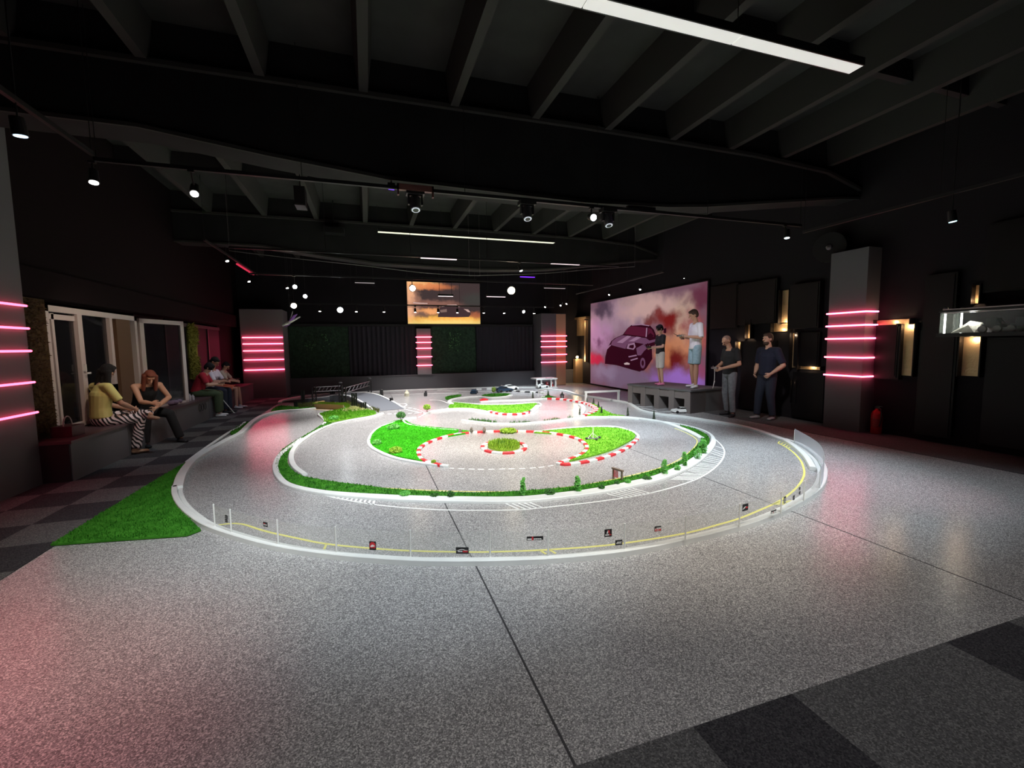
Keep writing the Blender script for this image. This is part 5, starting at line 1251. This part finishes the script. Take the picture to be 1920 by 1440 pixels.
def bat(px0, px1, py, Yd, lab, m__, dz=0, name='led_batten'):
    (xa, za), (xb, zb) = on_y(px0, py, Yd), on_y(px1, py, Yd); led_batten(lab, xa, xb, Yd, (za+zb)/2, m__, name)
bat(1176, 1227, 397, 5.86, 'violet glowing light bar on the first rail, right', M_uv, name='violet_light_bar')
bat(727, 741, 355, 5.86, 'short violet light bar left of the left moving head', M_uv, name='violet_light_bar')
bat(975, 1003, 520, 12.2, 'violet light bar beyond the second beam', M_uv, name='violet_light_bar')
bat(788, 857, 486, 9.85, 'dotted white light bar on the second bay rail, left', M_barw)
bat(1032, 1087, 496, 9.85, 'dotted white light bar on the second bay rail, right', M_barw)
bat(760, 893, 526, 13.2, 'long thin grey bar for a mirrored light above the orange screen', M_barg)  # this and the next four bars stand for reflections in the glossy wall
bat(821, 850, 556, 13.8, 'short white bar for a mirrored light in front of the orange screen', M_barw)
bat(665, 703, 531, 13.2, 'thin dim bar for a mirrored light left of the orange screen', M_barg)
bat(912, 948, 557, 13.8, 'short pinkish bar for a mirrored light left of the big warm glare', M_barw)
bat(1020, 1060, 541, 13.2, 'short pinkish bar for a mirrored light right of the big warm glare', M_barg)
bx_ = on_y(779, 380, 5.78)[0]-1.0
mb = MB(); mb.box(.78+bx_, 5.70, 3.50, 1.22+bx_, 5.755, 3.57); mb.box(.78+bx_, 5.70, 3.44, .80+bx_, 5.755, 3.57); mb.box(1.20+bx_, 5.70, 3.44, 1.22+bx_, 5.755, 3.57)
solid(mb, 'ceiling_bracket', mat('bracket_red', (.18, .07, .06), .5), 'dull red metal bracket around the left moving head', 'bracket')
# cables sagging along the ceiling
def cable(label, pts, r=.008, m__=None):
    m__ = m__ or mat('cable_grey', (.16, .14, .14), .5); a_ = MB(); P_ = crom(pts, 10)
    for p, q in zip(P_[:-1], P_[1:]): a_.bar(p, q, r, 5)
    for p in (P_[0], P_[-1]): a_.bar(p, (p[0], p[1], ZT), .004, 4)
    solid(a_, 'cable', m__, label, 'cable')
def cpx(L_): return [(on_y(x_, y_, Yd)[0], Yd, on_y(x_, y_, Yd)[1]) for x_, y_, Yd in L_]
cable('thin grey cable sagging from the left wall toward the orange screen', cpx([(430, 470, 11.4), (520, 481, 11.4), (680, 498, 11.4), (800, 512, 11.4), (900, 517, 11.4)]))
cable('thin grey cable rising from the centre to the top of the car mural', cpx([(880, 517, 11.3), (1010, 513, 11.3), (1100, 506, 11.3), (1190, 500, 11.3)]))
# ceiling-mounted dark boxes
for (x_, y_, Yd, w_, h_, lab) in ((626, 432, 11.4, .45, .14, 'dark box on the face of the second beam, left'), (563, 370, 8.2, .16, .3, 'black hanging box in the second bay, left')):
    X_, Z_ = on_y(x_, y_, Yd); mb = MB(); mb.box(X_-w_/2, Yd-.1, Z_-h_/2, X_+w_/2, Yd+.2, Z_+h_/2); mb.box(X_-w_/2+.02, Yd-.11, Z_-h_/2+.02, X_+w_/2-.02, Yd-.1, Z_+h_/2-.02)
    mb.bar((X_, Yd+.05, Z_), (X_, Yd+.05, ZT), .01, 6)
    solid(mb, 'ceiling_box', M_blk, lab, 'box')
# red strip along the left far rail
mb = MB(); mb.box(-3.04, 12.9, 3.70, -3.0, 14.6, 3.73); solid(mb, 'red_light_strip', mat('strip_red', (.5, .02, .05), .4, emis=(1, .05, .12), es=.6), 'dim red light strip on the far left rail', 'light strip')
# model aeroplane hung in the left back
pl_ = thing('model_aeroplane', 'white and purple model aeroplane hanging below the left light cluster', 'model aeroplane', (-1.88, 13.0, 2.36))
def pp(x_, y_, Yd=13.0): X_, Z_ = on_y(x_, y_, Yd); return Vector((X_, Yd, Z_))
a0, a1 = pp(529, 611), pp(563, 594)
m_ = MB(); m_.bar(a0, a0+(a1-a0)*.3, .02, 10, .045); m_.bar(a0+(a1-a0)*.3, a1, .045, 10, .015); part(m_, 'fuselage', M_white, pl_, True)
m_ = MB(); c_ = pp(541, 604); d_ = Vector((.18, -.45, .12)); m_.add([tuple(c_+d_+Vector((0, 0, .01))), tuple(c_-d_), tuple(c_-d_+Vector((.12, 0, .05))), tuple(c_+d_+Vector((.10, 0, .05))), tuple(c_+d_+Vector((0, 0, .03))), tuple(c_-d_+Vector((0, 0, .02))), tuple(c_-d_+Vector((.12, 0, .07))), tuple(c_+d_+Vector((.10, 0, .07)))], [(3, 2, 1, 0), (4, 5, 6, 7), (0, 1, 5, 4), (2, 3, 7, 6), (1, 2, 6, 5), (3, 0, 4, 7)]); part(m_, 'wing', M_purple, pl_)
m_ = MB(); q_ = pp(549, 583); c2 = pp(544, 600); m_.bar(c2, q_, .018, 6, .006); part(m_, 'tail_fin', M_white, pl_)
m_ = MB(); m_.bar(c2, (c2.x, c2.y, ZT), .003, 4); part(m_, 'string', M_dkg, pl_)

# ================================================================== PEOPLE
class Vol:
    """union of tapered elliptical capsules turned into one smooth surface"""
    def __init__(s): s.mb = MB()
    def cap(s, p, q, rp, rq, u=(1, 0, 0), n=16, cp=1.0, cq=1.0):
        p, q = Vector(p), Vector(q); d = q-p
        if d.length < 1e-5: d = Vector((0, 0, 1e-4))
        d.normalize(); rp = rp if isinstance(rp, tuple) else (rp, rp); rq = rq if isinstance(rq, tuple) else (rq, rq)
        u = Vector(u); u = u-d*u.dot(d)
        if u.length < 1e-3: u = d.orthogonal()
        u.normalize(); v = d.cross(u); rings = []
        for c, r, sg, k in ((p, rp, -1, cp), (q, rq, 1, cq)):
            rg = []
            for j in range(5):
                a = PI/2*j/4.0; ce = c+d*(sg*math.sin(a)*min(r)*k); sc = max(math.cos(a), .05); rg.append((ce, r[0]*sc, r[1]*sc))
            rings += rg[::-1] if sg < 0 else rg
        vs = []
        for c, a, b in rings:
            for i in range(n): t = 2*PI*i/n; vs.append(tuple(c+u*(a*math.cos(t))+v*(b*math.sin(t))))
        K = len(rings); fs = [(k*n+i, k*n+(i+1) % n, (k+1)*n+(i+1) % n, (k+1)*n+i) for k in range(K-1) for i in range(n)]
        fs += [tuple(range(n-1, -1, -1)), tuple(range((K-1)*n, K*n))]
        s.mb.add(vs, fs)
    def ball(s, c, r, T=None): s.mb.ell(c, r if isinstance(r, tuple) else (r, r, r), T, 16, 12)
    def mesh(s, name, vox, sm=3):
        o = s.mb.build(name, M_skin)
        r = o.modifiers.new('r', 'REMESH'); r.mode = 'VOXEL'; r.voxel_size = vox; r.use_smooth_shade = True
        f = o.modifiers.new('s', 'SMOOTH'); f.factor = .5; f.iterations = sm
        bpy.context.view_layer.update()
        me = bpy.data.meshes.new_from_object(o.evaluated_get(bpy.context.evaluated_depsgraph_get()))
        bpy.data.objects.remove(o, do_unlink=True); me.name = name
        me.polygons.foreach_set('use_smooth', [True]*len(me.polygons))
        return me
STAND = dict(pel=(0, 0, .95), waist=(0, 0, 1.10), chest=(0, 0, 1.30), neck=(0, -.01, 1.47), head=(0, .02, 1.655), look=(0, 1, 0),
             shL=(-.18, -.01, 1.42), shR=(.18, -.01, 1.42), elL=(-.24, -.04, 1.14), elR=(.24, -.04, 1.14), wrL=(-.24, .08, .90), wrR=(.24, .08, .90),
             hipL=(-.09, 0, .92), hipR=(.09, 0, .92), knL=(-.11, .02, .50), knR=(.11, .02, .50), anL=(-.12, -.02, .09), anR=(.12, -.02, .09))
SIT = dict(pel=(0, 0, .64), waist=(0, .04, .76), chest=(0, .12, .93), neck=(0, .18, 1.07), head=(0, .27, 1.20), look=(0, .8, -.6),
           shL=(-.17, .15, 1.03), shR=(.17, .15, 1.03), elL=(-.22, .26, .80), elR=(.22, .26, .80), wrL=(-.08, .44, .80), wrR=(.08, .44, .80),
           hipL=(-.09, .0, .60), hipR=(.09, .0, .60), knL=(-.12, .42, .56), knR=(.12, .42, .56), anL=(-.12, .42, .09), anR=(.12, .42, .09))
def person(label, loc, heading, H, base, pose, skin, shirt, sleeve, legs, shoe, hair, toes=None, build_=1.0, curl=1.0, extra=None, handn=None, shirt_low=None):
    """heading: world direction (x, y) the chest faces. legs = (material, how far down the leg 0..2, radius scale, name)"""
    J = dict(base); J.update(pose); s = H/1.78
    a = math.atan2(heading[1], heading[0])-PI/2
    root = thing('person', label, 'person', loc, rotz=a)
    V_ = lambda k: Vector(J[k])*s
    B = build_
    pel, waist, chest, neck, head = (V_(k) for k in ('pel', 'waist', 'chest', 'neck', 'head'))
    look = Vector(J['look']).normalized(); up = (head-neck).normalized()
    shx = (V_('shR')-V_('shL')).normalized(); hipx = (V_('hipR')-V_('hipL')).normalized()
    v = Vol()
    v.cap(pel, waist, (.155*s*B, .11*s*B), (.135*s*B, .10*s*B), hipx); v.cap(waist, chest, (.135*s*B, .10*s*B), (.165*s*B, .115*s*B), shx)
    v.cap(chest, chest.lerp(neck, .75), (.165*s*B, .115*s*B), (.11*s, .075*s), shx)
    v.cap(V_('shL'), V_('shR'), .055*s*B, .055*s*B)
    v.cap(neck-up*.03*s, head-up*.04*s, .056*s*B**.5, .05*s)
    # head: skull, jaw, nose, brow, ears
    lk = look-up*look.dot(up) if abs(look.dot(up)) > .98 else look
    zf = (up-lk*up.dot(lk)).normalized(); xf = lk.cross(zf).normalized()
    HT = Matrix((( xf.x, lk.x, zf.x), (xf.y, lk.y, zf.y), (xf.z, lk.z, zf.z)))
    def hp(x, y, z): return head+(HT @ Vector((x, y, z)))*s
    v.ball(tuple(hp(0, -.008, .025)), (.074*s, .094*s, .088*s), HT); v.cap(hp(0, .012, -.01), hp(0, .038, -.075), (.058*s, .062*s), (.036*s, .034*s), tuple(xf))
    v.cap(hp(0, .088, .012), hp(0, .112, -.022), .009*s, .014*s); v.cap(hp(-.035, .078, .03), hp(.035, .078, .03), .012*s, .012*s)
    v.cap(hp(-.018, .088, -.052), hp(.018, .088, -.052), .008*s, .008*s)
    for sg in (-1, 1): v.ball(tuple(hp(sg*.077, -.008, -.005)), (.010*s, .018*s, .030*s), HT)
    for S_ in ('L', 'R'):
        sh, el, wr = V_('sh'+S_), V_('el'+S_), V_('wr'+S_); hip, kn, an = V_('hip'+S_), V_('kn'+S_), V_('an'+S_)
        v.cap(sh, el, .050*s*B, .038*s*B); v.cap(el, el.lerp(wr, .35), .038*s*B, .041*s*B); v.cap(el.lerp(wr, .35), wr, .041*s*B, .026*s)
        v.cap(hip, kn, .082*s*B, .052*s*B); v.cap(kn, kn.lerp(an, .35), .050*s*B, .054*s*B); v.cap(kn.lerp(an, .35), an, .054*s*B, .034*s)
        tv = Vector((toes or {}).get(S_, (.10 if S_ == 'R' else -.10, 1, 0))).normalized()
        v.cap(an+Vector((0, 0, -.045*s))-tv*.02*s, an+Vector((0, 0, -.06*s))+tv*.12*s, .03*s, .022*s)
        # hand
        d = (wr-el).normalized(); nn = Vector((handn or {}).get(S_, (1 if S_ == 'L' else -1, 0, -.3))); nn = (nn-d*nn.dot(d)).normalized(); sd = d.cross(nn).normalized()
        if (S_ == 'L') != (sd.dot(Vector((0, 1, .5))) < 0): pass
        th = sd if sd.dot(Vector((0, .6, .8))) > 0 else -sd
        v.cap(wr, wr+d*.080*s, (.030*s, .018*s), (.039*s, .014*s), tuple(sd))
        for k in range(4):
            o_ = (k-1.5)*.0215*s; f = (.9, 1.05, 1.0, .8)[k]
            b0 = wr+d*.082*s+th*-o_; c1 = .55*curl; c2 = 1.35*curl
            b1 = b0+(d*math.cos(c1)+nn*math.sin(c1))*.038*s*f; b2 = b1+(d*math.cos(c2)+nn*math.sin(c2))*.030*s*f
            v.cap(b0, b1, .0095*s, .009*s, n=10); v.cap(b1, b2, .009*s, .0078*s, n=10)
        t0 = wr+d*.025*s+th*.030*s; t1 = t0+(d*.7+th*.6+nn*.3).normalized()*.042*s; t2 = t1+(d*.8+nn*.6).normalized()*.03*s
        v.cap(t0, t1, .013*s, .011*s, n=10); v.cap(t1, t2, .011*s, .009*s, n=10)
    me = v.mesh('body', .0065); me.materials.append(skin) if not me.materials else None; me.materials[0] = skin
    o = bpy.data.objects.new('body', me); COL.objects.link(o); o.parent = root; BODY = o
    def cloth(vol, name, m_, vox=.009, sm=3):
        me_ = vol.mesh(name, vox, sm); me_.materials.clear(); me_.materials.append(m_)
        o_ = bpy.data.objects.new(name, me_); COL.objects.link(o_); o_.parent = root; return o_
    # shirt
    g = 1.14; v = Vol(); low = pel-(waist-pel).normalized()*(.02*s) if shirt_low is None else pel.lerp(waist, shirt_low)
    v.cap(low, waist, (.172*s*B, .128*s*B), (.158*s*B, .120*s*B), hipx, cp=.25); v.cap(waist, chest, (.158*s*B, .120*s*B), (.182*s*B, .130*s*B), shx)
    v.cap(chest, chest.lerp(neck, .72), (.182*s*B, .130*s*B), (.115*s*B, .082*s), shx, cq=.4)
    if sleeve >= 0: v.cap(V_('shL'), V_('shR'), .066*s*B, .066*s*B)
    if sleeve > 0:
        for S_ in ('L', 'R'):
            sh, el, wr = V_('sh'+S_), V_('el'+S_), V_('wr'+S_); e_ = sh.lerp(el, min(sleeve, 1)); v.cap(sh, e_, .064*s*B, .060*s*B, cq=.2)
            if sleeve > 1: v.cap(el, el.lerp(wr, sleeve-1), .052*s*B, .042*s*B, cq=.2)
    cloth(v, 'shirt', shirt)
    # trousers / shorts
    lm, lf, lr, ln = legs; v = Vol(); v.cap(pel-(waist-pel)*.15, pel.lerp(waist, .45), (.163*s*B, .118*s*B), (.150*s*B, .110*s*B), hipx, cq=.3)
    for S_ in ('L', 'R'):
        hip, kn, an = V_('hip'+S_), V_('kn'+S_), V_('an'+S_); e_ = hip.lerp(kn, min(lf, 1)); v.cap(hip, e_, .093*s*B*lr**.5, (.066 if lf > 1 else .080)*s*B*lr, cq=.25 if lf <= 1 else 1)
        if lf > 1: v.cap(kn, kn.lerp(an, lf-1), .064*s*B*lr, .055*s*lr**1.5, cq=.2)
    cloth(v, ln, lm)
    for S_ in ('L', 'R'):
        an = V_('an'+S_); tv = Vector((toes or {}).get(S_, (.10 if S_ == 'R' else -.10, 1, 0))).normalized(); sd = Vector((-tv.y, tv.x, 0))
        v = Vol(); v.cap(an+Vector((0, 0, -.050*s))-tv*.035*s, an+Vector((0, 0, -.060*s))+tv*.14*s, (.041*s, .034*s), (.040*s, .026*s), tuple(sd)); v.cap(an-tv*.02*s, an+Vector((0, 0, -.05*s)), .043*s, .042*s, cp=.3)
        cloth(v, 'shoe', shoe, .007, 2)
    # hair
    hm, hk = hair
    if hk:
        v = Vol()
        if hk == 'stubble': v.ball(tuple(hp(0, -.018, .030)), (.0755*s, .090*s, .088*s), HT)
        else:
            v.ball(tuple(hp(0, -.020, .042)), (.084*s, .096*s, .092*s), HT); v.ball(tuple(hp(0, -.045, .005)), (.078*s, .070*s, .085*s), HT)
            v.ball(tuple(hp(0, .045, .085)), (.062*s, .045*s, .035*s), HT)
        if hk == 'long':
            bk = -(look-Vector((0, 0, look.z))).normalized() if abs(look.z) < .95 else Vector((0, -1, 0))
            for dx in (-.05, 0, .05):
                v.cap(hp(dx, -.06, .0), hp(dx*1.5, -.06, -.05)+Vector((0, 0, -.18*s))+bk*.03, (.055*s, .04*s), (.045*s, .025*s), tuple(xf))
            if base is not SIT or extra == 'front':
                for dx in (-.085, .085): v.cap(hp(dx*.9, .01, .03), hp(dx, .03, -.12)+Vector((0, 0, -.10*s)), .035*s, .028*s)
        if hk == 'bowl': v.ball(tuple(hp(0, .0, .03)), (.092*s, .094*s, .082*s), HT)
        cloth(v, 'hair', hm, .008, 2)
    e_ = MB()
    for sg in (-1, 1): e_.ell(tuple(hp(sg*.030, .083, .012)), (.010*s, .007*s, .006*s), HT, 8, 6)
    part(e_, 'eyes', M_blk, BODY, True, local=True)
    return root, J, s, a
def world_pt(root, p, s): return root.matrix_world @ (Vector(p)*s)
def transmitter(label, c, fwd, body, name='rc_transmitter', s_=1.0):
    """hand-held radio control box: body, two sticks, antenna, screen"""
    f = Vector((fwd[0], fwd[1], 0)).normalized(); a = math.atan2(f.y, f.x)-PI/2
    t_ = thing(name, label, 'remote control', tuple(c), rotz=a)
    q_ = MB(); q_.prism([(-.085*s_, -.03*s_), (.085*s_, -.03*s_), (.095*s_, .02*s_), (.06*s_, .045*s_), (-.06*s_, .045*s_), (-.095*s_, .02*s_)], -.02, .02); q_.box(-.03*s_, -.065*s_, -.07*s_, .03*s_, -.02*s_, -.015); part(q_, 'body', body, t_, local=True)
    q_ = MB(); q_.bar((-.05*s_, 0, .02), (-.05*s_, 0, .045), .006); q_.bar((.05*s_, 0, .02), (.05*s_, 0, .045), .006); part(q_, 'stick', M_steel, t_, local=True)
    q_ = MB(); q_.bar((0, .045*s_, .0), (0, .13*s_, .05), .005); part(q_, 'antenna', M_blk, t_, local=True)
    return t_

bpy.context.view_layer.update()
cx_, cy_ = fl(1237, 722, HP)
hold = dict(elL=(-.22, .03, 1.13), elR=(.22, .03, 1.13), wrL=(-.09, .27, 1.16), wrR=(.09, .27, 1.16))
ch, _, s_, _ = person('child in a black t-shirt and white shorts on the podium, holding a remote', (cx_, cy_, HP), (-1, .18), 1.54, STAND,
       dict(hold, head=(0, .03, 1.64), look=(0, .9, -.35), wrL=(-.08, .30, 1.10), wrR=(.08, .28, 1.10), anR=(.10, -.06, .09), knR=(.11, -.02, .5)), M_skin, M_tshirt, .75, (M_whs, .95, 1.12, 'shorts'), M_pink, (M_hair, 'bowl'), build_=.96)
c = Vector((cx_, cy_, HP))+Vector((-1, .18, 0)).normalized()*.36*s_+Vector((0, 0, 1.12*s_)); transmitter('small remote control held by the child in the black t-shirt', c, (-1, .18), M_blk)
tx, ty = fl(1302, 727, HP)
tn, _, s_, _ = person('tall youth in a white t-shirt and light denim shorts on the podium', (tx, ty, HP), (-.95, .22), 1.84, STAND,
       dict(hold, head=(0, .06, 1.65), look=(.12, .95, -.35), elL=(-.25, .0, 1.14), elR=(.25, .0, 1.14), wrL=(-.10, .26, 1.17), wrR=(.10, .26, 1.17), anL=(-.15, .05, .09), anR=(.13, -.03, .09), knL=(-.13, .04, .5)), M_skin2, M_wht, .95, (M_jeanl, .86, 1.15, 'shorts'), M_shoe, (M_hairb, 'short'), toes=dict(L=(-.6, 1, 0), R=(.1, 1, 0)), shirt_low=-.35)
f = Vector((-.95, .22, 0)).normalized(); c = Vector((tx, ty, HP))+f*.36*s_+Vector((0, 0, 1.19*s_)); transmitter('black and silver remote control held by the youth in white', c, f, M_steel, s_=1.25)
m1x, m1y = fl(1366, 780)
mn, _, s_, _ = person('bald man in a black t-shirt and grey jeans looking down at his remote', (m1x, m1y, 0), (-.94, .12), 1.78, STAND,
       dict(head=(0, .10, 1.63), neck=(0, .02, 1.46), look=(0, .8, -.55), elL=(-.27, -.02, 1.14), elR=(.26, .0, 1.14), wrL=(-.11, .27, 1.05), wrR=(.09, .27, 1.05), anL=(-.16, .02, .09), anR=(.14, -.06, .09)), M_skin2, M_tshirt, .75, (M_jeang, 1.96, 1.02, 'jeans'), M_shoeb, (mat('hair_grey_stubble', (.30, .19, .15), .8), 'stubble'), build_=1.02, toes=dict(L=(-.5, 1, 0), R=(.2, 1, 0)))
f = Vector((-.94, .12, 0)).normalized(); c = Vector((m1x, m1y, 0))+f*.37+Vector((0, 0, 1.06)); transmitter('silver remote control held by the bald man', c, f, M_steel)
a_ = MB(); P_ = crom([tuple(Vector(c)+Vector((0, 0, -.03))), tuple(Vector(c)+Vector((.02, .02, -.25))), tuple(Vector(c)+Vector((.0, .04, -.45))), tuple(Vector(c)+Vector((.03, .02, -.28)))], 6)
for p, q in zip(P_[:-1], P_[1:]): a_.bar(p, q, .006, 5)
solid(a_, 'neck_strap', M_white, 'white strap dangling from the bald man\'s remote', 'strap')
m2x, m2y = fl(1436, 786)
mm, _, s_, _ = person('bearded man in a navy shirt and dark jeans with his hand at the pocket', (m2x, m2y, 0), (-.95, .05), 1.78, STAND,
       dict(head=(0, .03, 1.655), look=(0, 1, .05), shL=(-.21, -.01, 1.42), shR=(.21, -.01, 1.42), elL=(-.33, -.05, 1.13), elR=(.30, -.03, 1.13), wrL=(-.20, .12, .96), wrR=(.20, .12, .96), anL=(-.13, -.03, .09), anR=(.12, .12, .09), knR=(.12, .08, .50)), M_skin, M_navy, .85, (M_denimd, 1.97, 1.1, 'jeans'), M_shoeg, (M_hairb, 'short'), build_=1.17, toes=dict(L=(-.3, 1, 0), R=(.1, 1, 0)))
# beard of the second man
bd = MB(); bd.ell((0, .062, 1.575), (.055, .055, .045), None, 14, 10); part(bd, 'beard', M_hairb, mm, True, local=True)

# left bench people
zx, zy = -3.74, 7.98
person('woman in a yellow top and zebra print trousers seated with her back to us', (zx, zy, 0), (.62, .78), 1.70, SIT,
       dict(head=(.02, .12, 1.34), neck=(0, .05, 1.18), chest=(0, .02, .98), waist=(0, 0, .80), look=(-.45, 1, -.25), shL=(-.17, .03, 1.12), shR=(.17, .03, 1.12), elL=(-.24, .12, .86), elR=(.25, .14, .86), wrL=(-.06, .36, .74), wrR=(.12, .38, .74),
            knL=(-.14, .44, .64), knR=(.14, .44, .58), anL=(.30, .50, .64), anR=(.12, .36, .10)), M_skin2, M_yelw, .8, (M_zeb, 1.97, 1.15, 'trousers'), mat('sandal_tan', (.35, .22, .15), .6), (M_hair, 'long'), toes=dict(L=(1, .1, 0), R=(.3, 1, 0)), shirt_low=.1)
person('red-haired woman in a black tank top leaning forward on the bench', (-3.66, 9.0, 0), (.75, -.66), 1.70, SIT,
       dict(chest=(0, .17, .95), neck=(0, .26, 1.10), head=(.02, .36, 1.20), look=(.25, .8, -.6), waist=(0, .06, .77), shL=(-.19, .22, 1.05), shR=(.19, .22, 1.05), elL=(-.31, .26, .82), elR=(.20, .40, .80), wrL=(.03, .46, .67), wrR=(.14, .58, .78),
            knL=(-.22, .40, .54), knR=(.14, .40, .54), anL=(-.34, .44, .09), anR=(.16, .34, .09)), mat('skin_warm', (.62, .32, .20), .55), M_tshirt, -1, (M_tshirt, 1.97, 1.15, 'trousers'), M_shoeb, (M_hairr, 'long'), extra='front', shirt_low=.1)
person('seated person in a red t-shirt and olive trousers on the far bench', (-3.80, 12.05, 0), (.96, .10), 1.72, SIT,
       dict(), M_skin, M_redc, .8, (M_oliv, 1.92, 1.2, 'trousers'), M_shoe, (M_hair, 'bowl'), build_=1.1)
person('seated youth in a white t-shirt and dark jeans on the far bench', (-3.80, 12.75, 0), (.95, -.15), 1.78, SIT,
       dict(head=(0, .20, 1.28), neck=(0, .14, 1.11), look=(0, .75, -.65)), M_skin2, M_wht, .85, (M_denimd, 1.95, 1.1, 'jeans'), M_shoeb, (M_hair, 'short'))
person('boy in a cream t-shirt and salmon shorts seated on the far bench', (-3.78, 13.6, 0), (.98, -.05), 1.60, SIT,
       dict(pel=(0, 0, .69), hipL=(-.09, 0, .66), hipR=(.09, 0, .66), waist=(0, .04, .82), chest=(0, .10, .99), neck=(0, .14, 1.13), head=(0, .20, 1.27), shL=(-.16, .12, 1.09), shR=(.16, .12, 1.09), knL=(-.12, .46, .60), knR=(.10, .46, .60), elL=(-.2, .28, .86), elR=(.2, .28, .86), wrL=(-.08, .46, .82), wrR=(.08, .46, .82), anL=(-.12, .50, .09), anR=(.14, .46, .09)),
       M_skin, M_cream, .8, (M_orang, .8, 1.1, 'shorts'), M_shoe, (M_hair, 'short'), build_=.9)
# phones in their hands, crutch-like white stick
for (x_, y_, z_), lab in (((-3.33, 12.08, .80), 'phone held by the seated person in red'), ((-3.34, 12.68, .84), 'phone held by the seated youth in white'), ((-3.34, 13.58, .80), 'phone held by the boy in the cream t-shirt')):
    mb = MB(); mb.box(x_-.04, y_-.07, z_-.005, x_+.04, y_+.07, z_+.005); mb.box(x_-.035, y_-.063, z_+.005, x_+.035, y_+.063, z_+.006)
    solid(mb, 'phone', M_blk, lab, 'phone', origin=(x_, y_, z_))
mb = MB(); mb.bar((-3.42, 12.45, .38), (-3.22, 12.55, .02), .011, 6); mb.bar((-3.22, 12.55, .02), (-3.20, 12.56, .0), .014, 6)
solid(mb, 'walking_stick', M_white, 'thin white stick leaning at the feet of the seated youth', 'stick', origin=(-3.22, 12.55, 0))
# bags and bottles on the bench
bg = thing('handbag', 'small dark handbag with a round handle at the near end of the bench', 'bag', (-3.72, 7.15, .505))
m_ = MB(); m_.prism([(-3.84, 7.05), (-3.62, 7.05), (-3.60, 7.28), (-3.82, 7.30)], .505, .64); part(m_, 'pouch', mat('bag_maroon', (.08, .02, .03), .5), bg)
m_ = MB(); P_ = [(-3.72, 7.17+.09*math.cos(k*PI/10), .63+.13*math.sin(k*PI/10)) for k in range(11)]
for p, q in zip(P_[:-1], P_[1:]): m_.bar(p, q, .008, 6)
part(m_, 'handle', mat('handle_pale', (.4, .3, .3), .4), bg)
mb = MB()
for i in range(5): mb.ell((-3.75+.04*(i % 2), 10.35+.09*i, .55), (.09, .08, .05), None, 10, 8)
solid(mb, 'folded_jacket', mat('cloth_mauve', (.25, .18, .28), .9, bump=(20, .6)), 'crumpled mauve jacket on the bench behind the open sash', 'jacket', smooth=True, origin=(-3.75, 10.5, .505))
for y, h, lab in ((11.0, .16, 'small pale bottle on the bench left of the person in red'), (11.18, .12, 'small cup on the bench beside the pale bottle')):
    mb = MB(); mb.lathe([(.03, 0), (.032, h*.7), (.015, h*.85), (.015, h), (0, h)], (-3.62, y, .505), 12); solid(mb, 'bottle' if h > .14 else 'cup', mat('pale_bottle', (.5, .45, .5), .3), lab, 'bottle' if h > .14 else 'cup', origin=(-3.62, y, .505))
mb = MB()
for k in range(3):
    for i in range(14):
        a0_, a1_ = 2*PI*i/14, 2*PI*(i+1)/14; yy = 11.1+.16*k; mb.bar((-3.475, yy+.06*math.cos(a0_), .34+.08*math.sin(a0_)), (-3.475, yy+.06*math.cos(a1_), .34+.08*math.sin(a1_)), .006, 5)
solid(mb, 'coiled_cable', M_blk, 'black cable loops hanging on the bench front', 'cable')
# added fill spots without fixtures, for the bench side and podium
light('bench_fill', 'SPOT', (-2.3, 6.6, 3.3), 95, (1, .74, .56), aim=(-3.8, 8.6, 1.0), cone=60)
light('bench_fill', 'SPOT', (-2.4, 12.0, 3.4), 60, (.9, .82, 1), aim=(-3.7, 12.8, .6), cone=50)
light('podium_fill', 'SPOT', (5.2, 6.9, 3.5), 170, (1, .95, 1), aim=(7.3, 8.6, 1.2), cone=46)  # added to brighten the people on the podium
